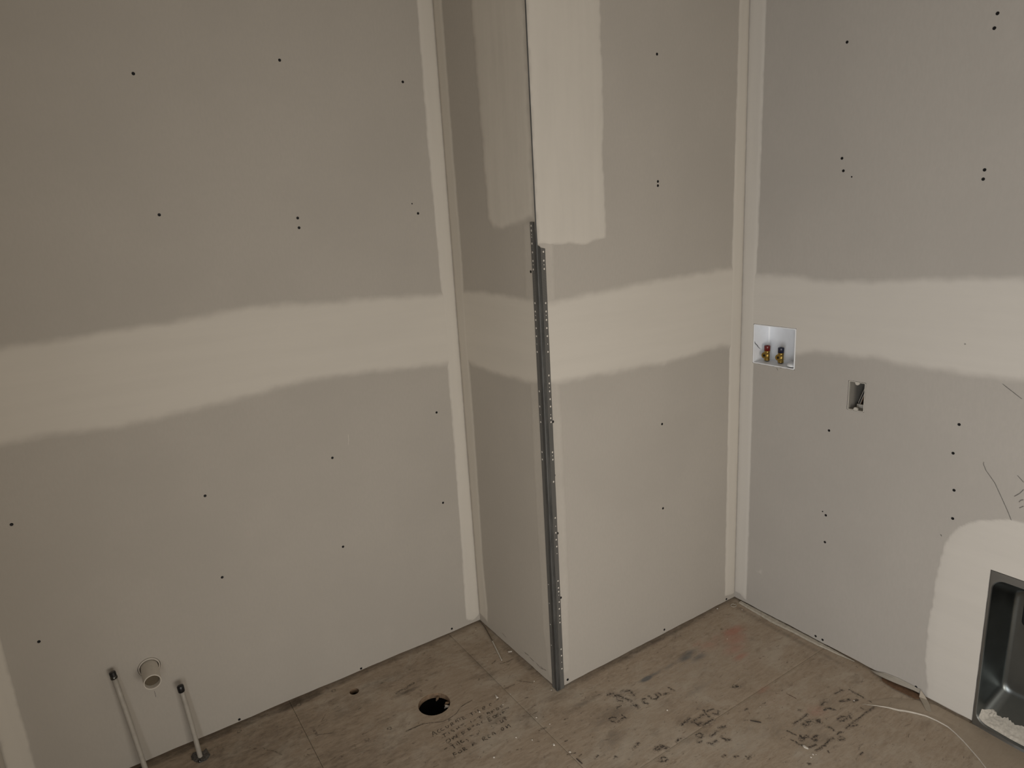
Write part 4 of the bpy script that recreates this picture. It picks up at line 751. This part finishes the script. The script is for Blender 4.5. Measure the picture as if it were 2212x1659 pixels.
# ------------------------------------------------------------------ drain stub and the two capped water tubes on the left wall
ps = empty('drain_stub', (-1.155, 0, .3165), 'white plastic drain stub pipe sticking out of the left wall between two capped tubes', 'pipe')
ax = axis_mat((-1.156, .05, .319), (0, -1, -.022))
V, F = lathe([(.0240, 0), (.0240, .131), (.0234, .1335), (.0212, .1335), (.0205, .131), (.0205, .0)], 36, ax); put(from_py('pipe', V, F, PVC, None, True), ps)
V, F = lathe([(.0300, .02), (.0300, .0515), (.0290, .0525), (.0268, .0525), (.0262, .051), (.0262, .02)], 36, ax); put(from_py('collar', V, F, PVC, None, True), ps)
V, F = lathe([(.0001, .116), (.0205, .116)], 24, ax); put(from_py('bore_shade_disc', V, F, simple('pipe_bore_shade', (.10, .078, .050), .8)), ps)  # brown disc added to paint the shade inside the pipe mouth
def capped_tube(base, top, label, metal):
    t = empty('capped_water_tube', base, label, 'tube', 'capped water tubes by the drain stub')
    b_, p = Vector(base), Vector(top); d = (p-b_).normalized(); L = (p-b_).length
    pts = [b_+Vector((0, 0, -.10))+Vector((d.x*.2, d.y*.2, 0))*-.1, b_]+[b_+d*L*q+Vector((.0012*math.sin(q*3.1), .002*math.sin(q*3.1), 0)) for q in (.2, .4, .6, .8, .96)]
    V, F = tube(pts, .0072, 18); put(from_py('pipe', V, F, PEX, None, True), t)
    am = axis_mat(p-d*.016, d)
    if metal:
        V, F = lathe([(.0078, 0), (.0093, .001), (.0098, .004), (.0093, .008), (.0080, .010)], 18, am); put(from_py('crimp_ring', V, F, simple('dull_crimp_steel', (.10, .10, .095), .3, 1.0), None, True), t)
        V, F = lathe([(.0075, .009), (.0088, .010), (.0090, .020), (.0078, .0225), (.0002, .023)], 12, am)
    else:
        V, F = lathe([(.0080, -.003), (.0096, -.001), (.0100, .010), (.0098, .017), (.0080, .0195), (.0002, .020)], 18, am)
    put(from_py('cap', V, F, BLACK, None, not metal), t)
    return t
tl = capped_tube((-1.2172, -.0873, 0), (-1.249, -.030, .356), 'white capped water tube left of the drain stub, taller, leaning to the wall', True)
tr = capped_tube((-1.0725, -.0790, 0), (-1.0868, -.042, .243), 'white water tube with black cap, right of the drain stub, sealed at the floor', False)
def blob(name, outline, h, parent, seed):
    P = resample(outline+[outline[0]], 30)[:-1]; c = P.mean(0); V, F = [], []; n = len(P)
    for q, hh in ((1.0, .0003), (.96, h*.55), (.75, h*.95), (.4, h)):
        for k in range(n):
            p = c+(P[k]-c)*q; V.append((p[0], p[1], hh*(1+.35*wob(k*.21+q, seed))))
    for j in range(3):
        for k in range(n): a = j*n+k; b2 = j*n+(k+1) % n; F.append((a, b2, b2+n, a+n))
    F.append(tuple(range(3*n, 4*n)))
    return put(from_py(name, V, F, SEALM), parent)
blob('sealant', SEAL, .0035, tr, 1.0)
bm = bmesh.new()
V, F = lathe([(.0001, .0055), (.0035, .005), (.0048, .002), (.005, 0)], 10, Matrix.Translation((-1.0775, -.0965, .0005))); put(from_py('sealant_hole', V, F, BLACK), tr)
blob('sealant', [(-1.262, -.004), (-1.225, -.004), (-1.205, -.06), (-1.195, -.10), (-1.225, -.115), (-1.25, -.08)], .004, tl, 2.0)  # wall end of this blob stands in for the dark gap under the board

# ------------------------------------------------------------------ torn paper, strips and bits on the floor
# pale strip along the foot of the right wall
V, F = [], []
T = resample(LSTRIP_B, 60)
for i, (x, y) in enumerate(T):
    q = i/59; w = 1-max(0, (q-.75)/.25)*.9
    for k, (t, z) in enumerate(((0, .0010), (.25, .0045), (.75, .0060), (1.0, .0052))):
        V.append((CX+.002+(x-CX-.002)*(1-t)*w, y, (z+.0006*wob(q*3+k, k))*(.15+.85*w)))
for i in range(59):
    for k in range(3): a = i*4+k; F.append((a, a+1, a+5, a+4))
o = from_py('plaster_strip', V, F, simple('dusty_plaster_strip', (.43, .395, .335), .9, var=.1, scale=120), wall_right)
# curled face paper near the steel box
V, F = [], []
n = 40; Tt = resample(FLAP_T, n+1); Tb = resample(FLAP_Bd, n+1)
for i in range(n+1):
    q = i/n; out = .004+.012*math.sin(math.pi*min(1, q*1.1)**.8)
    for k in range(7):
        s = k/6; z = Tt[i][1]*(1-s)+(.0075+.006*q)*s; y = Tt[i][0]*(1-s)+(Tb[i][0]+out*.6)*s
        V.append((CX-.0014-out*(s**1.3)*(.6+.4*s), y, z-.0006*math.sin(s*9)))
for i in range(n):
    for k in range(6): a = i*7+k; F.append((a, a+1, a+8, a+7))
from_py('curled_paper', V, F, simple('grey_curled_paper', (.335, .31, .27), .85, var=.06), wall_right, True)
V, F = [], []
# bare brown board shows under the curl
Bp = [(.9205, -1.135), (.894, -1.150), (.8875, -1.19), (.890, -1.228), (.893, -1.258), (.9, -1.266), (.9205, -1.262)]
BROWN = simple('torn_brown_board', (.15, .085, .048), .9, var=.2, scale=120)
for q in range(2):
    for x, y in Bp: V.append((x, y, .0042-.001*q))
F = [tuple(range(7))]+[(k, (k+1) % 7, 7+(k+1) % 7, 7+k) for k in range(7)]
from_py('torn_board', V, F, BROWN, wall_right)
# kraft sheet torn off the board, lying on the floor; its free edge is the white arc
arc = resample(STRIP, 70); arc = np.vstack([arc, [(arc[-1][0]-.02*k, arc[-1][1]-.028*k) for k in range(1, 7)]])
V, F = [], []; na = len(arc); nb = 10
for i, (x, y) in enumerate(arc):
    q = i/(na-1)
    ye = -1.175-(q*.55)+.006*wob(q*2, 1)           # matching point along the wall foot
    for k in range(nb+1):
        s = k/nb; g_ = min(1, (q+.004)/.24)**.75; xx = x+(.9185-x)*g_*s; yy = y+(ye-y)*min(1, g_*1.1)*s
        if i == 0: pass
        lift = (.0028*math.exp(-(s*6)**2)+.0022*math.sin(math.pi*s)*(1+.4*wob(q*2+s, 2)))*min(1, q*3+.02)+.0004+.0009*min(1, q*5)
        V.append((xx, yy, lift))
for i in range(na-1):
    for k in range(nb): a = i*(nb+1)+k; F.append((a, a+1, a+nb+2, a+nb+1))
sheet_o = from_py('torn_kraft_sheet', V, F, KRAFT, None, True)
tag(sheet_o, 'torn brown kraft paper sheet lying along the right wall foot, its curved edge white', 'paper sheet')
V, F = [], []
for i, (x, y) in enumerate(arc):
    q = i/(na-1); d = arc[min(i+1, na-1)]-arc[max(i-1, 0)]; d = d/np.hypot(*d); nn = np.array([-d[1], d[0]])
    if nn[0] > 0: nn = -nn
    # the white edge is widest a third of the way along
    w = .0006+.0034*math.exp(-((q-.25)/.085)**2)+.0004*wob(q*4, 2)
    zt = .0028*min(1, q*3+.02)+.0014*min(1, .2+q*5)
    V += [(x+nn[0]*w, y+nn[1]*w, .0006), (x+nn[0]*w*.35, y+nn[1]*w*.35, zt*.75), (x-nn[0]*.0006, y-nn[1]*.0006, zt+.0003)]
for i in range(na-1):
    for k in range(2): a = i*3+k; F.append((a, a+1, a+4, a+3))
o = from_py('torn_edge', V, F, KRAFT_EDGE, sheet_o, True); o['label'] = 'white torn edge'
# pointed tongue of the same paper rising to the wall
V = [(CX-.0035, -1.2605, .026), (CX-.005, -1.275, .014), (CX-.0075, -1.284, .006), (.898, -1.300, .0045), (.872, -1.318, .0040), (.865, -1.305, .0040), (.890, -1.281, .005), (CX-.013, -1.262, .0055), (CX-.008, -1.261, .016)]
o = from_py('paper_tongue', V, [(0, 1, 8), (1, 2, 7, 8), (2, 3, 6, 7), (3, 4, 5, 6)], simple('pale_torn_paper', (.38, .335, .275), .85), sheet_o); o['label'] = 'pale pointed tongue of torn paper'

def chip(name, outline, h, m, label, cat, group=None, tilt=0.0):
    P = np.array(outline); c = P.mean(0); n = len(P); V, F = [], []
    for q, hh in ((1, .0002), (1.0, h*.7), (.72, h)):
        for k in range(n): p = c+(P[k]-c)*q; V.append((p[0], p[1], hh+tilt*(p[0]-c[0])))
    for j in range(2):
        for k in range(n): a = j*n+k; b2 = j*n+(k+1) % n; F.append((a, b2, b2+n, a+n))
    F.append(tuple(range(2*n, 3*n)))
    o = from_py(name, V, F, m); return tag(o, label, cat, group)
chip('plaster_chip', CHIP_BIG, .003, CRUMB, 'largest white plaster chip, oblong, at the corner of the ink stamped box on the floor', 'plaster chip')
chip('plaster_chip', CHIP_LONG, .003, CRUMB, 'narrow white plaster chip beside the handwriting, near the dark joint', 'plaster chip')
chip('plaster_chip', CHIP_WALL, .002, CRUMB, 'short pale plaster chip at the foot of the left side of the boxed corner', 'plaster chip')
CRUMB_LABELS = ['tiny plaster crumb on the floor left of the pale tip of the long sliver', 'plaster crumb at the foot of the boxed corner, left of the metal bead',
 'tiny plaster crumb touching the foot of the metal corner bead', 'tiny plaster crumb at the upper end of the darkest stretch of floor joint',
 'tiny plaster crumb at the right end of the second handwritten line', 'white plaster crumb lying on the first handwritten line',
 'plaster crumb on the floor joint, below the darkest stretch', 'plaster crumb beside a dark smudge, straight below the metal corner bead',
 'plaster crumb right of the last handwritten line, the nearer of two to it', 'plaster crumb right of the last handwritten line, the farther of two from it',
 'largest of the round white plaster crumbs, on the floor below the metal corner bead', 'plaster crumb beside the short splinter below the metal corner bead',
 'plaster crumb below the handwriting, close to the bottom of the picture', 'tiny plaster crumb at the foot of the left wall, in the left inside corner',
 'single plaster crumb between the two black ink stamps on the right floor', 'tiny plaster crumb lying on the faded red paint', 'tiny plaster crumb left of the ink stamped box, above the dark splinter',
 'left upper crumb of the cluster of three below the largest plaster chip', 'right crumb of the cluster of three below the largest plaster chip', 'lowest crumb of the cluster of three below the largest plaster chip',
 'plaster crumb at the grey stain inside the ink stamped box', 'tiny plaster crumb right of the pale ring in the right inside corner', 'pale plaster crumb left of the pale ring, at the wall foot']
for i, (x, y, s) in enumerate(CRUMBS):
    n = 7; r = s*.0005
    chip('plaster_crumb', [(x+r*(1+.35*random.uniform(-1, 1))*math.cos(2*math.pi*k/n), y+r*(1+.35*random.uniform(-1, 1))*math.sin(2*math.pi*k/n)) for k in range(n)], r*.8, CRUMB,
         CRUMB_LABELS[i], 'plaster crumb', 'plaster crumbs on the floor')
V, F = lathe([(.0105, .0003), (.0125, .0012), (.0115, .0026), (.0095, .0024), (.0085, .0008)], 24, Matrix.Translation((.8770, -.5515, 0)))
tag(from_py('plastic_ring', V, F, simple('pale_ring_plastic', (.42, .385, .33), .6), None, True), 'small pale ring lying on the floor in the right inside corner', 'ring')
# sliver leaning out of the left inside corner
sl = empty('wood_sliver', (-.0644, -.2637, 0), 'long thin sliver with pale tip lying out of the left inside corner', 'sliver')
pts = [Vector((-.006, -.012, .010)), Vector((-.0105, -.056, .0085)), Vector((-.0325, -.148, .0055))]
V, F = tube(pts, [.0012, .0024, .0020], 6); put(from_py('shaft', V, F, simple('dark_wood_sliver', (.10, .075, .055), .8)), sl)
V, F = tube([pts[2], Vector((-.049, -.208, .004)), Vector((-.0644, -.2637, .0024))], [.0020, .0022, .0018], 6)
o = put(from_py('tip', V, F, PALE), sl); o['label'] = 'pale tip'
for P, lab in ((SLIV1, 'short straight dark splinter lying on the floor below the metal corner bead'), (SLIV2, 'short dark splinter lying on the floor left of the ink stamped box')):
    V, F = tube([(*P[0], .0016), ((P[0][0]+P[1][0])/2, (P[0][1]+P[1][1])/2, .0020), (*P[1], .0016)], [.0010, .0016, .0011], 6)
    tag(from_py('splinter', V, F, SMUDGE if 0 else simple('dark_splinter', (.03, .024, .02), .8)), lab, 'splinter')
